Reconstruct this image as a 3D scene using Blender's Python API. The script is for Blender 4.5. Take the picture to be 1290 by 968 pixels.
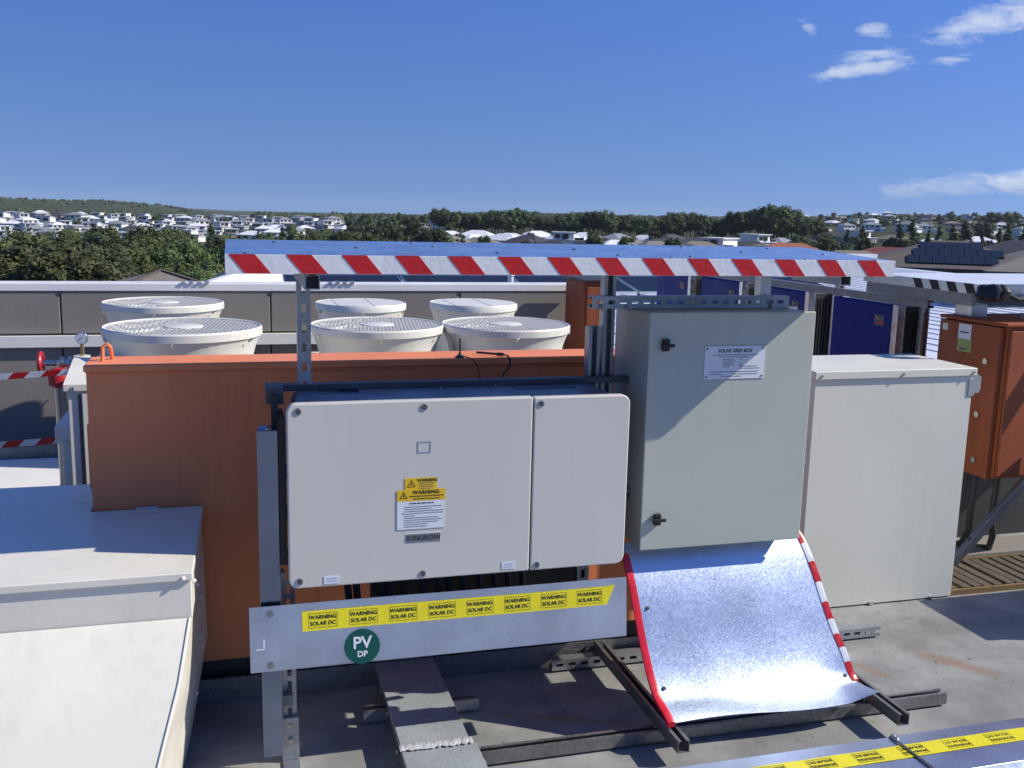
import bpy, bmesh, math, random
from mathutils import Vector, Matrix
R = math.radians
for o in list(bpy.data.objects): bpy.data.objects.remove(o)
S = bpy.context.scene
COL = S.collection

# ------------------------------------------------------------------ camera
EYE = Vector((0, 0, 1.72)); YAW = R(15.8); PITCH = R(-9.9); ROLL = R(-1.3)
fw = Vector((math.sin(YAW)*math.cos(PITCH), math.cos(YAW)*math.cos(PITCH), math.sin(PITCH)))
r0 = Vector((math.cos(YAW), -math.sin(YAW), 0)); u0 = r0.cross(fw)
up = u0*math.cos(ROLL) + r0*math.sin(ROLL); rt = r0*math.cos(ROLL) - u0*math.sin(ROLL)
cam = bpy.data.cameras.new('camera'); camo = bpy.data.objects.new('camera', cam); COL.objects.link(camo)
camo.matrix_world = Matrix(((rt.x, up.x, -fw.x, EYE.x), (rt.y, up.y, -fw.y, EYE.y), (rt.z, up.z, -fw.z, EYE.z), (0, 0, 0, 1)))
cam.sensor_width = 36; cam.lens = 36*1240/1290; cam.clip_start = .05; cam.clip_end = 60000
S.camera = camo

# ------------------------------------------------------------------ sun and sky
SUN_A = R(17); SUN_E = R(37.5)          # sun to the right of the row, a little in front of it
sdir = Vector((math.cos(SUN_E)*math.cos(SUN_A), -math.cos(SUN_E)*math.sin(SUN_A), math.sin(SUN_E)))
sl = bpy.data.lights.new('sun', 'SUN'); sl.energy = 5.0; sl.angle = R(.53); sl.color = (1, .935, .80)
so = bpy.data.objects.new('sun', sl); COL.objects.link(so); so.rotation_euler = sdir.to_track_quat('Z', 'Y').to_euler()
W = bpy.data.worlds.new('World'); S.world = W; W.use_nodes = True
wn = W.node_tree.nodes; wl = W.node_tree.links; wn.clear()
out = wn.new('ShaderNodeOutputWorld'); bg = wn.new('ShaderNodeBackground'); sky = wn.new('ShaderNodeTexSky')
sky.sky_type = 'NISHITA'; sky.sun_disc = False; sky.sun_elevation = SUN_E; sky.sun_rotation = math.atan2(sdir.x, sdir.y)
sky.altitude = 0; sky.air_density = 1.0; sky.dust_density = .0; sky.ozone_density = 2.6
bg.inputs['Strength'].default_value = .105
wl.new(bg.outputs[0], out.inputs[0])
S.view_settings.view_transform = 'Standard'; S.view_settings.look = 'None'; S.view_settings.gamma = 1
S.view_settings.use_curve_mapping = False; S.view_settings.exposure = 0.1
S.render.engine = 'CYCLES'
S.cycles.max_bounces = 6; S.cycles.diffuse_bounces = 2; S.cycles.use_denoising = True

# clouds: wisps high on the right and a low bank over the right horizon, set by compass bearing and height in the sky
def N(t, **kw):
    n = wn.new(t)
    for k, v in kw.items(): setattr(n, k, v)
    return n
def wm(op, a, b=None, c=None):
    n = N('ShaderNodeMath', operation=op)
    for i, v in enumerate((a, b, c)):
        if v is None: continue
        if isinstance(v, (int, float)): n.inputs[i].default_value = v
        else: wl.new(v, n.inputs[i])
    return n.outputs[0]
tc = N('ShaderNodeTexCoord'); sx = N('ShaderNodeSeparateXYZ'); wl.new(tc.outputs['Generated'], sx.inputs[0])
# clear dry air: the sky keeps its blue right down to the horizon
skv = N('ShaderNodeCombineXYZ'); wl.new(sx.outputs[0], skv.inputs[0]); wl.new(sx.outputs[1], skv.inputs[1])
wl.new(wm('ADD', wm('MULTIPLY', wm('MAXIMUM', sx.outputs[2], 0), 1.25), .30), skv.inputs[2])
skn = N('ShaderNodeVectorMath', operation='NORMALIZE'); wl.new(skv.outputs[0], skn.inputs[0]); wl.new(skn.outputs[0], sky.inputs['Vector'])
tint = N('ShaderNodeMix', data_type='RGBA', blend_type='MULTIPLY'); tint.inputs[0].default_value = 1; wl.new(sky.outputs[0], tint.inputs[6]); hz = N('ShaderNodeMix', data_type='RGBA'); wl.new(wm('MINIMUM', wm('MULTIPLY', wm('MAXIMUM', sx.outputs[2], 0), 4.6), 1), hz.inputs[0]); hz.inputs[6].default_value = (1.08, 1.12, 1.26, 1); hz.inputs[7].default_value = (.75, 1.03, 1.66, 1); wl.new(hz.outputs[2], tint.inputs[7])
az = wm('ARCTAN2', sx.outputs[0], sx.outputs[1]); el = wm('ARCSINE', sx.outputs[2])
cv = N('ShaderNodeCombineXYZ'); wl.new(az, cv.inputs[0]); wl.new(el, cv.inputs[1])
def noise(scale, sy, detail, rough, dist=0.):
    mp = N('ShaderNodeMapping'); mp.inputs['Scale'].default_value = (scale, scale*sy, 1); wl.new(cv.outputs[0], mp.inputs[0])
    n = N('ShaderNodeTexNoise'); n.inputs['Scale'].default_value = 1; n.inputs['Detail'].default_value = detail
    n.inputs['Roughness'].default_value = rough; n.inputs['Distortion'].default_value = dist
    wl.new(mp.outputs[0], n.inputs[0]); return n.outputs[0]
nz = noise(30, 2.8, 9, .66, .6); nz2 = noise(42, 2.2, 5, .6)
tot = None; low = None
# bearing, height, half width, half height (degrees), tilt, strength
CL = [(31.4, 10.0, .6, .35, -.35, .95), (34.6, 9.75, 1.0, .42, 0, .95), (34.9, 8.55, 1.8, .36, .1, .9), (34.4, 7.85, 2.9, .40, .13, 1.05), (38.6, 8.15, 1.1, .3, .05, .75),
      (38.5, 9.3, 2.3, .5, .22, .75), (41.6, 10.2, 4.2, .95, .2, 1.0), (47, 11.5, 6, 1.1, .15, 1.), (56, 12, 7, 1.4, .1, 1.), (70, 11, 8, 1.3, .1, .9), (90, 13, 10, 1.5, .05, .9),
      (38.4, 1.75, 3.6, .55, .10, .95), (43.2, 2.1, 4.2, .75, .05, 1.05), (50, 2.2, 6, .8, 0, 1.), (62, 2.4, 8, .9, 0, .7), (30.6, 1.35, .9, .4, 0, .35), (35.2, 1.35, 1.4, .32, 0, .45), (80, 2.2, 10, .9, 0, .7)]
for b, h, hw, hh, tl, st in CL:
    dx = wm('SUBTRACT', az, R(b)); dy = wm('SUBTRACT', el, R(h)); dy = wm('SUBTRACT', dy, wm('MULTIPLY', dx, tl))
    q = wm('ADD', wm('POWER', wm('DIVIDE', dx, R(hw)), 2), wm('POWER', wm('DIVIDE', dy, R(hh)), 2))
    m = wm('MULTIPLY', wm('POWER', 2.718, wm('MULTIPLY', q, -.9)), st)
    tot = m if tot is None else wm('MAXIMUM', tot, m)
dens = wm('MULTIPLY', wm('SUBTRACT', wm('ADD', tot, wm('MULTIPLY', wm('SUBTRACT', nz, .5), 2.1)), .36), 1.5)
dens = wm('MULTIPLY', wm('MINIMUM', wm('MAXIMUM', dens, 0), 1), wm('MINIMUM', wm('MULTIPLY', tot, 3.5), 1))
dens = wm('MULTIPLY', dens, wm('ADD', .30, wm('MULTIPLY', nz2, .75)))
# the undersides of the low bank are bluish grey, its tops pale
lowm = wm('MINIMUM', wm('MAXIMUM', wm('MULTIPLY', wm('SUBTRACT', el, R(1.2)), 60), 0), 1)
cc = N('ShaderNodeMix', data_type='RGBA'); wl.new(lowm, cc.inputs[0])
cc.inputs[6].default_value = (3.4, 4.2, 6.0, 1); cc.inputs[7].default_value = (6.4, 7.0, 8.2, 1)
mx = N('ShaderNodeMix', data_type='RGBA'); wl.new(dens, mx.inputs[0]); wl.new(tint.outputs[2], mx.inputs[6]); wl.new(cc.outputs[2], mx.inputs[7])
wl.new(mx.outputs[2], bg.inputs[0])

# ------------------------------------------------------------------ materials
M = {}
def mat(name, base, rough=.5, metal=0., var=.08, vs=6., bump=0., bs=200., rvar=.1, dirt=None, ds=3., dth=.58, coat=0., spec=.5, streak=0.):
    """Paint, metal or masonry: base colour with uneven tone, uneven gloss, fine relief and optional blotches of dirt."""
    m = bpy.data.materials.new(name); m.use_nodes = True; nt = m.node_tree; n = nt.nodes; l = nt.links
    b = n['Principled BSDF']; t = n.new('ShaderNodeTexCoord'); g = n.new('ShaderNodeNewGeometry')
    nz = n.new('ShaderNodeTexNoise'); nz.inputs['Scale'].default_value = vs; nz.inputs['Detail'].default_value = 6; nz.inputs['Roughness'].default_value = .6
    l.new(g.outputs['Position'], nz.inputs[0])
    mr = n.new('ShaderNodeMapRange'); mr.inputs[1].default_value = .3; mr.inputs[2].default_value = .7; mr.inputs[3].default_value = 1-var; mr.inputs[4].default_value = 1+var
    l.new(nz.outputs[0], mr.inputs[0])
    mu = n.new('ShaderNodeMix'); mu.data_type = 'RGBA'; mu.blend_type = 'MULTIPLY'; mu.inputs[0].default_value = 1
    mu.inputs[6].default_value = (*base, 1); l.new(mr.outputs[0], mu.inputs[7]); colr = mu.outputs[2]
    if dirt:
        d = n.new('ShaderNodeTexNoise'); d.inputs['Scale'].default_value = ds; d.inputs['Detail'].default_value = 8; d.inputs['Roughness'].default_value = .68; d.inputs['Distortion'].default_value = .6
        l.new(g.outputs['Position'], d.inputs[0])
        dr = n.new('ShaderNodeMapRange'); dr.inputs[1].default_value = dth; dr.inputs[2].default_value = dth+.14; dr.inputs[4].default_value = .75; l.new(d.outputs[0], dr.inputs[0])
        dm = n.new('ShaderNodeMix'); dm.data_type = 'RGBA'; l.new(dr.outputs[0], dm.inputs[0]); l.new(colr, dm.inputs[6]); dm.inputs[7].default_value = (*dirt, 1); colr = dm.outputs[2]
    if streak:      # rain streaks and grime running down upright faces, drawn out sideways on flat ones
        mp = n.new('ShaderNodeMapping'); mp.inputs['Scale'].default_value = (26, 26, .9); l.new(g.outputs['Position'], mp.inputs[0])
        ns = n.new('ShaderNodeTexNoise'); ns.inputs['Scale'].default_value = 1; ns.inputs['Detail'].default_value = 5; ns.inputs['Roughness'].default_value = .6; l.new(mp.outputs[0], ns.inputs[0])
        nb = n.new('ShaderNodeTexNoise'); nb.inputs['Scale'].default_value = 2.3; nb.inputs['Detail'].default_value = 4; l.new(g.outputs['Position'], nb.inputs[0])
        ad = n.new('ShaderNodeMath'); ad.operation = 'MULTIPLY_ADD'; l.new(nb.outputs[0], ad.inputs[0]); ad.inputs[1].default_value = .8; l.new(ns.outputs[0], ad.inputs[2])
        sr = n.new('ShaderNodeMapRange'); sr.inputs[1].default_value = .92; sr.inputs[2].default_value = 1.2; sr.inputs[3].default_value = 0; sr.inputs[4].default_value = streak; l.new(ad.outputs[0], sr.inputs[0])
        sm_ = n.new('ShaderNodeMix'); sm_.data_type = 'RGBA'; l.new(sr.outputs[0], sm_.inputs[0]); l.new(colr, sm_.inputs[6]); sm_.inputs[7].default_value = (base[0]*.45, base[1]*.42, base[2]*.38, 1); colr = sm_.outputs[2]
    l.new(colr, b.inputs['Base Color'])
    rr = n.new('ShaderNodeMapRange'); rr.inputs[1].default_value = .3; rr.inputs[2].default_value = .7; rr.inputs[3].default_value = max(.02, rough-rvar); rr.inputs[4].default_value = min(1, rough+rvar)
    n2 = n.new('ShaderNodeTexNoise'); n2.inputs['Scale'].default_value = vs*2.7; n2.inputs['Detail'].default_value = 5; l.new(g.outputs['Position'], n2.inputs[0])
    l.new(n2.outputs[0], rr.inputs[0]); l.new(rr.outputs[0], b.inputs['Roughness'])
    b.inputs['Metallic'].default_value = metal; b.inputs['Specular IOR Level'].default_value = spec
    if coat: b.inputs['Coat Weight'].default_value = coat; b.inputs['Coat Roughness'].default_value = .15
    if bump:
        n3 = n.new('ShaderNodeTexNoise'); n3.inputs['Scale'].default_value = bs; n3.inputs['Detail'].default_value = 3; l.new(g.outputs['Position'], n3.inputs[0])
        bp = n.new('ShaderNodeBump'); bp.inputs['Strength'].default_value = bump; bp.inputs['Distance'].default_value = .01; l.new(n3.outputs[0], bp.inputs['Height']); l.new(bp.outputs[0], b.inputs['Normal'])
    M[name] = m; return m
mat('grey_paint', (.46, .485, .43), .42, var=.05, vs=2.5, bump=.04, bs=350, rvar=.06, streak=.09)
mat('inverter_paint', (.585, .58, .535), .45, var=.035, vs=2, bump=.05, bs=600, rvar=.05, streak=.05)
mat('inverter_case', (.11, .14, .20), .4, var=.05, vs=3)
mat('cream_paint', (.71, .70, .597), .42, var=.04, vs=2, bump=.03, bs=60, rvar=.08, dirt=(.60, .575, .48), ds=1.8, dth=.64, streak=.12)
mat('white_paint', (.73, .705, .612), .4, var=.05, vs=3, bump=.03, bs=40, rvar=.1, dirt=(.58, .55, .47), ds=2.5, dth=.62, streak=.16)
mat('fan_white', (.74, .725, .655), .38, var=.05, vs=5, dirt=(.5, .48, .42), ds=5, dth=.62, streak=.2)
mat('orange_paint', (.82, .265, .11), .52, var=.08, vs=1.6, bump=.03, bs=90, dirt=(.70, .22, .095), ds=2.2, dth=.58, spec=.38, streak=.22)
mat('orange_shaded', (.30, .08, .032), .6, var=.1, vs=3, bump=.03, bs=90, spec=.3, streak=.3)  # shaded copy of the orange paint, the shade put into its colour
mat('blue_paint', (.003, .013, .16), .5, var=.06, vs=3, spec=.2)
mat('dark_grey', (.045, .045, .043), .5, var=.1, vs=6)
mat('black_plastic', (.012, .012, .014), .4, var=.1)
mat('rubber', (.018, .018, .02), .65, var=.1)
mat('red_tape', (.52, .018, .02), .32, var=.08, vs=20, bump=.15, bs=45)
mat('red_plain', (.62, .012, .03), .35, var=.08, vs=15, bump=.1, bs=60)
mat('white_tape', (.74, .76, .78), .32, var=.05, vs=20, bump=.15, bs=45)
mat('yellow_tape', (.78, .68, .02), .38, var=.05, vs=10, bump=.12, bs=70)
mat('yellow_sign', (.75, .48, .015), .45, var=.03)
mat('sign_white', (.70, .74, .80), .35, var=.03)
mat('ink', (.012, .012, .016), .6, var=0)
mat('ink_grey', (.10, .10, .12), .6, var=0)
mat('green_disc', (.0, .075, .062), .35, var=.04)
mat('badge', (.24, .25, .27), .3, metal=.6, var=.03)
mat('lilac', (.30, .33, .50), .5, var=0)
mat('brass', (.55, .42, .2), .3, metal=1, var=.1)
mat('red_valve', (.45, .02, .03), .4, var=.12, vs=30)
mat('steel_bolt', (.45, .45, .44), .3, metal=1, var=.1, vs=80)
mat('wall_concrete', (.235, .215, .195), .85, var=.08, vs=2.2, bump=.1, bs=70, dirt=(.19, .17, .155), ds=1.6, dth=.56)
mat('coping', (.78, .77, .74), .42, var=.05, vs=3, dirt=(.45, .44, .42), ds=4, dth=.62)
mat('timber', (.10, .078, .058), .75, var=.25, vs=14, bump=.4, bs=60)
mat('yellow_edge', (.20, .13, .05), .6, var=.2, vs=20)
mat('alu', (.60, .61, .62), .32, metal=1, var=.08, vs=14)
mat('white_metal_roof', (.72, .74, .78), .35, var=.04, vs=1.5)
mat('pv_glass', (.010, .014, .028), .45, var=.1, vs=3, spec=.25)
mat('white_pipe', (.75, .75, .75), .4)
mat('leaf', (.05, .075, .02), .6)
mat('foam', (.6, .6, .58), .6)

def spangle(name, tilt, cell, base=(.50, .53, .56), r0_=.22, r1=.5, cvar=.25, dull=None):
    """Galvanised steel: every zinc crystal has its own tone, gloss and slight tilt."""
    m = bpy.data.materials.new(name); m.use_nodes = True; nt = m.node_tree; n = nt.nodes; l = nt.links; b = n['Principled BSDF']
    g = n.new('ShaderNodeNewGeometry'); v = n.new('ShaderNodeTexVoronoi'); v.inputs['Scale'].default_value = cell
    l.new(g.outputs['Position'], v.inputs['Vector'])
    sep = n.new('ShaderNodeSeparateColor'); l.new(v.outputs['Color'], sep.inputs[0])
    mr = n.new('ShaderNodeMapRange'); mr.inputs[3].default_value = 1-cvar; mr.inputs[4].default_value = 1+cvar; l.new(sep.outputs[0], mr.inputs[0])
    big = n.new('ShaderNodeTexNoise'); big.inputs['Scale'].default_value = 5; big.inputs['Detail'].default_value = 7; l.new(g.outputs['Position'], big.inputs[0])
    mb = n.new('ShaderNodeMapRange'); mb.inputs[1].default_value = .3; mb.inputs[2].default_value = .7; mb.inputs[3].default_value = .8; mb.inputs[4].default_value = 1.15; l.new(big.outputs[0], mb.inputs[0])
    mm = n.new('ShaderNodeMath'); mm.operation = 'MULTIPLY'; l.new(mr.outputs[0], mm.inputs[0]); l.new(mb.outputs[0], mm.inputs[1])
    mu = n.new('ShaderNodeMix'); mu.data_type = 'RGBA'; mu.blend_type = 'MULTIPLY'; mu.inputs[0].default_value = 1; mu.inputs[6].default_value = (*base, 1); l.new(mm.outputs[0], mu.inputs[7])
    l.new(mu.outputs[2], b.inputs['Base Color']); b.inputs['Metallic'].default_value = 1 if dull is None else dull
    rr = n.new('ShaderNodeMapRange'); rr.inputs[3].default_value = r0_; rr.inputs[4].default_value = r1; l.new(sep.outputs[1], rr.inputs[0]); l.new(rr.outputs[0], b.inputs['Roughness'])
    vm = n.new('ShaderNodeVectorMath'); vm.operation = 'SUBTRACT'; l.new(v.outputs['Color'], vm.inputs[0]); vm.inputs[1].default_value = (.5, .5, .5)
    vs_ = n.new('ShaderNodeVectorMath'); vs_.operation = 'SCALE'; l.new(vm.outputs[0], vs_.inputs[0]); vs_.inputs['Scale'].default_value = tilt
    va = n.new('ShaderNodeVectorMath'); va.operation = 'ADD'; l.new(vs_.outputs[0], va.inputs[0]); l.new(g.outputs['Normal'], va.inputs[1])
    vn = n.new('ShaderNodeVectorMath'); vn.operation = 'NORMALIZE'; l.new(va.outputs[0], vn.inputs[0]); l.new(vn.outputs[0], b.inputs['Normal'])
    M[name] = m
spangle('galv', .04, 160, (.40, .42, .44), .34, .5, .10, .8)
spangle('galv_dull', .05, 120, (.24, .245, .25), .4, .65, .12, .75)
spangle('galv_sheet', .075, 250, (.53, .60, .73), .42, .56, .05)
spangle('galv_plate', .02, 300, (.66, .71, .80), .28, .42, .04)
spangle('galv_smooth', .01, 300, (.25, .30, .42), .16, .26, .03)
spangle('galv_shaded', .03, 150, (.10, .105, .115), .45, .6, .08, .5)  # galvanised steel with the shade under the sun shade painted into its tone
spangle('galv_flat', .03, 150, (.36, .40, .42), .45, .6, .08, .25)
spangle('galv_roof', .02, 40, (.92, .93, .95), .2, .32, .04)

def leafmat(name, c1, c2):
    m = bpy.data.materials.new(name); m.use_nodes = True; nt = m.node_tree; n = nt.nodes; l = nt.links; b = n['Principled BSDF']
    g = n.new('ShaderNodeNewGeometry'); oi = n.new('ShaderNodeObjectInfo'); mx = n.new('ShaderNodeMix'); mx.data_type = 'RGBA'
    mx.inputs[6].default_value = (*c1, 1); mx.inputs[7].default_value = (*c2, 1)
    l.new(g.outputs['Random Per Island'], mx.inputs[0])
    hs = n.new('ShaderNodeHueSaturation'); l.new(mx.outputs[2], hs.inputs['Color'])
    mr = n.new('ShaderNodeMapRange'); mr.inputs[3].default_value = .7; mr.inputs[4].default_value = 1.35; l.new(oi.outputs['Random'], mr.inputs[0]); l.new(mr.outputs[0], hs.inputs['Value'])
    mh = n.new('ShaderNodeMapRange'); mh.inputs[3].default_value = .475; mh.inputs[4].default_value = .525; l.new(oi.outputs['Random'], mh.inputs[0]); l.new(mh.outputs[0], hs.inputs['Hue'])
    l.new(hs.outputs[0], b.inputs['Base Color']); b.inputs['Roughness'].default_value = .6; b.inputs['Specular IOR Level'].default_value = .2
    M[name] = m
leafmat('leaf_olive', (.052, .072, .026), (.11, .135, .05)); leafmat('leaf_dark', (.038, .055, .022), (.08, .10, .042))
leafmat('leaf_mid', (.055, .08, .026), (.12, .15, .052)); leafmat('leaf_grey', (.07, .08, .05), (.14, .145, .10)); leafmat('leaf_bright', (.075, .105, .03), (.14, .17, .055))
mat('bark', (.09, .07, .05), .85, var=.25, vs=4)

# ------------------------------------------------------------------ helpers
ORG = {}
def props(o, label=None, cat=None, group=None, kind=None):
    if label: o['label'] = label
    if cat: o['category'] = cat
    if group: o['group'] = group
    if kind: o['kind'] = kind
    return o
def thing(name, label, cat, loc=(0, 0, 0), group=None, rz=0.):
    o = bpy.data.objects.new(name, None); COL.objects.link(o); o.empty_display_size = .1
    o.location = loc; o.rotation_euler = (0, 0, rz); ORG[o.name] = Vector(loc)
    return props(o, label, cat, group)
class MB:
    def __init__(s): s.v = []; s.f = []
    def add(s, vs, fs):
        k = len(s.v); s.v += [tuple(p) for p in vs]; s.f += [tuple(i+k for i in q) for q in fs]; return s
    def box(s, x0, x1, y0, y1, z0, z1):
        return s.add([(x0, y0, z0), (x1, y0, z0), (x1, y1, z0), (x0, y1, z0), (x0, y0, z1), (x1, y0, z1), (x1, y1, z1), (x0, y1, z1)],
                     [(0, 3, 2, 1), (4, 5, 6, 7), (0, 1, 5, 4), (1, 2, 6, 5), (2, 3, 7, 6), (3, 0, 4, 7)])
    def beam(s, p, q, w, h, upv=(0, 0, 1)):
        p, q = Vector(p), Vector(q); d = (q-p).normalized(); u = Vector(upv); a = d.cross(u)
        if a.length < 1e-4: a = d.cross(Vector((0, 1, 0)))
        a.normalize(); b = a.cross(d); vs = []
        for c in (p, q):
            for i, j in ((-1, -1), (1, -1), (1, 1), (-1, 1)): vs.append(c + a*(w/2*i) + b*(h/2*j))
        return s.add(vs, [(0, 1, 2, 3), (7, 6, 5, 4), (0, 4, 5, 1), (1, 5, 6, 2), (2, 6, 7, 3), (3, 7, 4, 0)])
    def cyl(s, p, q, r, n=12, r2=None):
        p, q = Vector(p), Vector(q); d = (q-p).normalized(); a = d.orthogonal().normalized(); b = d.cross(a); r2 = r if r2 is None else r2; vs = []
        for c, rr in ((p, r), (q, r2)):
            for i in range(n): t = 2*math.pi*i/n; vs.append(c + (a*math.cos(t)+b*math.sin(t))*rr)
        return s.add(vs, [tuple(range(n))[::-1], tuple(range(n, 2*n))] + [(i, (i+1) % n, (i+1) % n+n, i+n) for i in range(n)])
    def tube(s, pts, r, n=8):
        pts = [Vector(p) for p in pts]; vs = []; fs = []; a = None
        for k, p in enumerate(pts):
            d = (pts[min(k+1, len(pts)-1)] - pts[max(k-1, 0)]).normalized()
            a = d.orthogonal().normalized() if a is None else (a - d*a.dot(d)).normalized()
            b = d.cross(a)
            for i in range(n): t = 2*math.pi*i/n; vs.append(p + (a*math.cos(t)+b*math.sin(t))*r)
        for k in range(len(pts)-1):
            for i in range(n): fs.append((k*n+i, k*n+(i+1) % n, (k+1)*n+(i+1) % n, (k+1)*n+i))
        fs += [tuple(range(n))[::-1], tuple(range((len(pts)-1)*n, len(pts)*n))]
        return s.add(vs, fs)
    def lathe(s, c, prof, n=48, close=False):
        vs = []; fs = []; k = len(prof)
        for r, z in prof:
            for i in range(n): t = 2*math.pi*i/n; vs.append((c[0]+r*math.cos(t), c[1]+r*math.sin(t), c[2]+z))
        for j in range(k-1 if not close else k):
            for i in range(n): fs.append((j*n+i, j*n+(i+1) % n, ((j+1) % k)*n+(i+1) % n, ((j+1) % k)*n+i))
        return s.add(vs, fs)
    def prism(s, poly, ax, a, b):
        """poly: 2-D outline in the two axes other than ax, pushed from a to b along ax"""
        n = len(poly); vs = []
        for t in (a, b):
            for u, w in poly: vs.append({'x': (t, u, w), 'y': (u, t, w), 'z': (u, w, t)}[ax])
        return s.add(vs, [tuple(range(n)), tuple(range(2*n-1, n-1, -1))] + [(i, i+n, (i+1) % n+n, (i+1) % n) for i in range(n)])
    def mesh(s, name, off=Vector()):
        me = bpy.data.meshes.new(name); me.from_pydata([Vector(p)-off for p in s.v], [], s.f); me.update()
        bm = bmesh.new(); bm.from_mesh(me); bmesh.ops.recalc_face_normals(bm, faces=bm.faces); bm.to_mesh(me); bm.free()
        return me
    def build(s, name, m, parent=None, bevel=0., seg=2, smooth=False, label=None, cat=None, group=None, kind=None, norec=False):
        off = ORG[parent.name] if parent else Vector()
        me = s.mesh(name, off); me.materials.append(M[m] if isinstance(m, str) else m)
        o = bpy.data.objects.new(name, me); COL.objects.link(o)
        if parent: o.parent = parent
        ORG[o.name] = off
        if smooth:
            me.polygons.foreach_set('use_smooth', [True]*len(me.polygons))
            try: me.set_sharp_from_angle(angle=R(35))
            except Exception: pass
        if bevel:
            bv = o.modifiers.new('bevel', 'BEVEL'); bv.width = bevel; bv.segments = seg; bv.limit_method = 'ANGLE'; bv.angle_limit = R(40)
            me.polygons.foreach_set('use_smooth', [True]*len(me.polygons)); bv.harden_normals = True
        return props(o, label, cat, group, kind)
def clone(o, parent=None, mesh=True):
    c = o.copy(); COL.objects.link(c); c.parent = parent; ORG[c.name] = ORG.get(o.name, Vector())
    for ch in [x for x in bpy.data.objects if x.parent == o]: clone(ch, c)
    return c
KIDS = {}
def kids(o):
    if o.name not in KIDS: KIDS[o.name] = [x for x in COL.objects if x.parent == o]
    return KIDS[o.name]
def copy_tree(o, parent=None):
    c = o.copy(); COL.objects.link(c); c.parent = parent; ORG[c.name] = ORG.get(o.name, Vector())
    for ch in kids(o): copy_tree(ch, c)
    return c
def rrect(x0, x1, y0, y1, r, n=6, c=(1, 1, 1, 1)):
    """rounded rectangle; c switches the rounding of the corners: top right, top left, bottom left, bottom right"""
    p = []
    for k, (sx_, sy_, a) in enumerate(((x1, y1, 0), (x0, y1, 90), (x0, y0, 180), (x1, y0, 270))):
        if not c[k]: p.append((sx_, sy_)); continue
        cx = sx_-r if sx_ == x1 else sx_+r; cy = sy_-r if sy_ == y1 else sy_+r
        for i in range(n+1): t = R(a+90*i/n); p.append((cx+r*math.cos(t), cy+r*math.sin(t)))
    return p
def text(s, size, mt, parent, at, xd=(1, 0, 0), yd=(0, 0, 1), bold=.0, spacing=1., align='CENTER', name='lettering', thick=.0004, sx=1.):
    cu = bpy.data.curves.new('t', 'FONT'); cu.body = s; cu.size = size; cu.align_x = align; cu.align_y = 'CENTER'; cu.offset = bold*size; cu.space_character = spacing
    cu.resolution_u = 3; cu.extrude = thick/2
    t = bpy.data.objects.new('t', cu); COL.objects.link(t); dg = bpy.context.evaluated_depsgraph_get()
    me = bpy.data.meshes.new_from_object(t.evaluated_get(dg)); bpy.data.objects.remove(t)
    xd, yd = Vector(xd), Vector(yd); zd = xd.cross(yd); off = ORG[parent.name] if parent else Vector()
    at = Vector(at)
    for v in me.vertices: c = v.co.copy(); v.co = at + xd*c.x*sx + yd*c.y + zd*c.z - off
    me.materials.clear(); me.materials.append(M[mt]); o = bpy.data.objects.new(name, me); COL.objects.link(o); o.parent = parent; ORG[o.name] = off
    return o
def channel(mb, p, q, size, open_dir, t=.0028, slots=None, lip=.009, slot=(.028, .013), pitch=.05):
    """Lipped steel channel from p to q. open_dir is where the slot faces; the back is opposite and may be punched."""
    p, q = Vector(p), Vector(q); d = (q-p); L = d.length; d.normalize(); o = Vector(open_dir).normalized(); a = d.cross(o).normalized(); h = size/2
    def bar(s0, s1, a0, a1, o0, o1):
        vs = []
        for ss in (s0, s1):
            for aa, oo in ((a0, o0), (a1, o0), (a1, o1), (a0, o1)): vs.append(p + d*ss + a*aa + o*oo)
        mb.add(vs, [(0, 1, 2, 3), (7, 6, 5, 4), (0, 4, 5, 1), (1, 5, 6, 2), (2, 6, 7, 3), (3, 7, 4, 0)])
    bar(0, L, -h, -h+t, -h, h); bar(0, L, h-t, h, -h, h)
    bar(0, L, -h+t, -h+t+lip, h-t, h); bar(0, L, h-t-lip, h-t, h-t, h)
    bar(0, L, -h+t, -h+t+.002, h-t-.006, h-t); bar(0, L, h-t-.002, h-t, h-t-.006, h-t)
    if slots:
        sl_, sw = slot; bar(0, L, -h+t, -sw/2, -h, -h+t); bar(0, L, sw/2, h-t, -h, -h+t)
        s = .0
        k = pitch*.6
        while k < L:
            bar(s, min(L, k-sl_/2), -sw/2, sw/2, -h, -h+t); s = k+sl_/2; k += pitch
        if s < L: bar(s, L, -sw/2, sw/2, -h, -h+t)
    else: bar(0, L, -h+t, h-t, -h, -h+t)
    return mb
def bolt(parent, p, d, r=.008, h=.006, m='steel_bolt', name='bolt'):
    p, d = Vector(p), Vector(d).normalized(); mb = MB(); mb.cyl(p, p+d*.002, r*1.5, 14); mb.cyl(p+d*.002, p+d*(.002+h), r, 6)
    return mb.build(name, m, parent, smooth=False)
def screw(parent, p, d, r=.006, m='steel_bolt', name='screw'):
    p, d = Vector(p), Vector(d).normalized(); mb = MB(); mb.cyl(p, p+d*.0025, r, 12, r*.75); return mb.build(name, m, parent)
def orn(n):
    w = ['first', 'second', 'third', 'fourth', 'fifth', 'sixth', 'seventh', 'eighth', 'ninth', 'tenth']
    return w[n-1] if n <= 10 else '%d%s' % (n, 'th' if 10 < n % 100 < 14 else {1: 'st', 2: 'nd', 3: 'rd'}.get(n % 10, 'th'))
mat('foil', (.75, .76, .78), .35, metal=.4, var=.1, vs=60)

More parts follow.
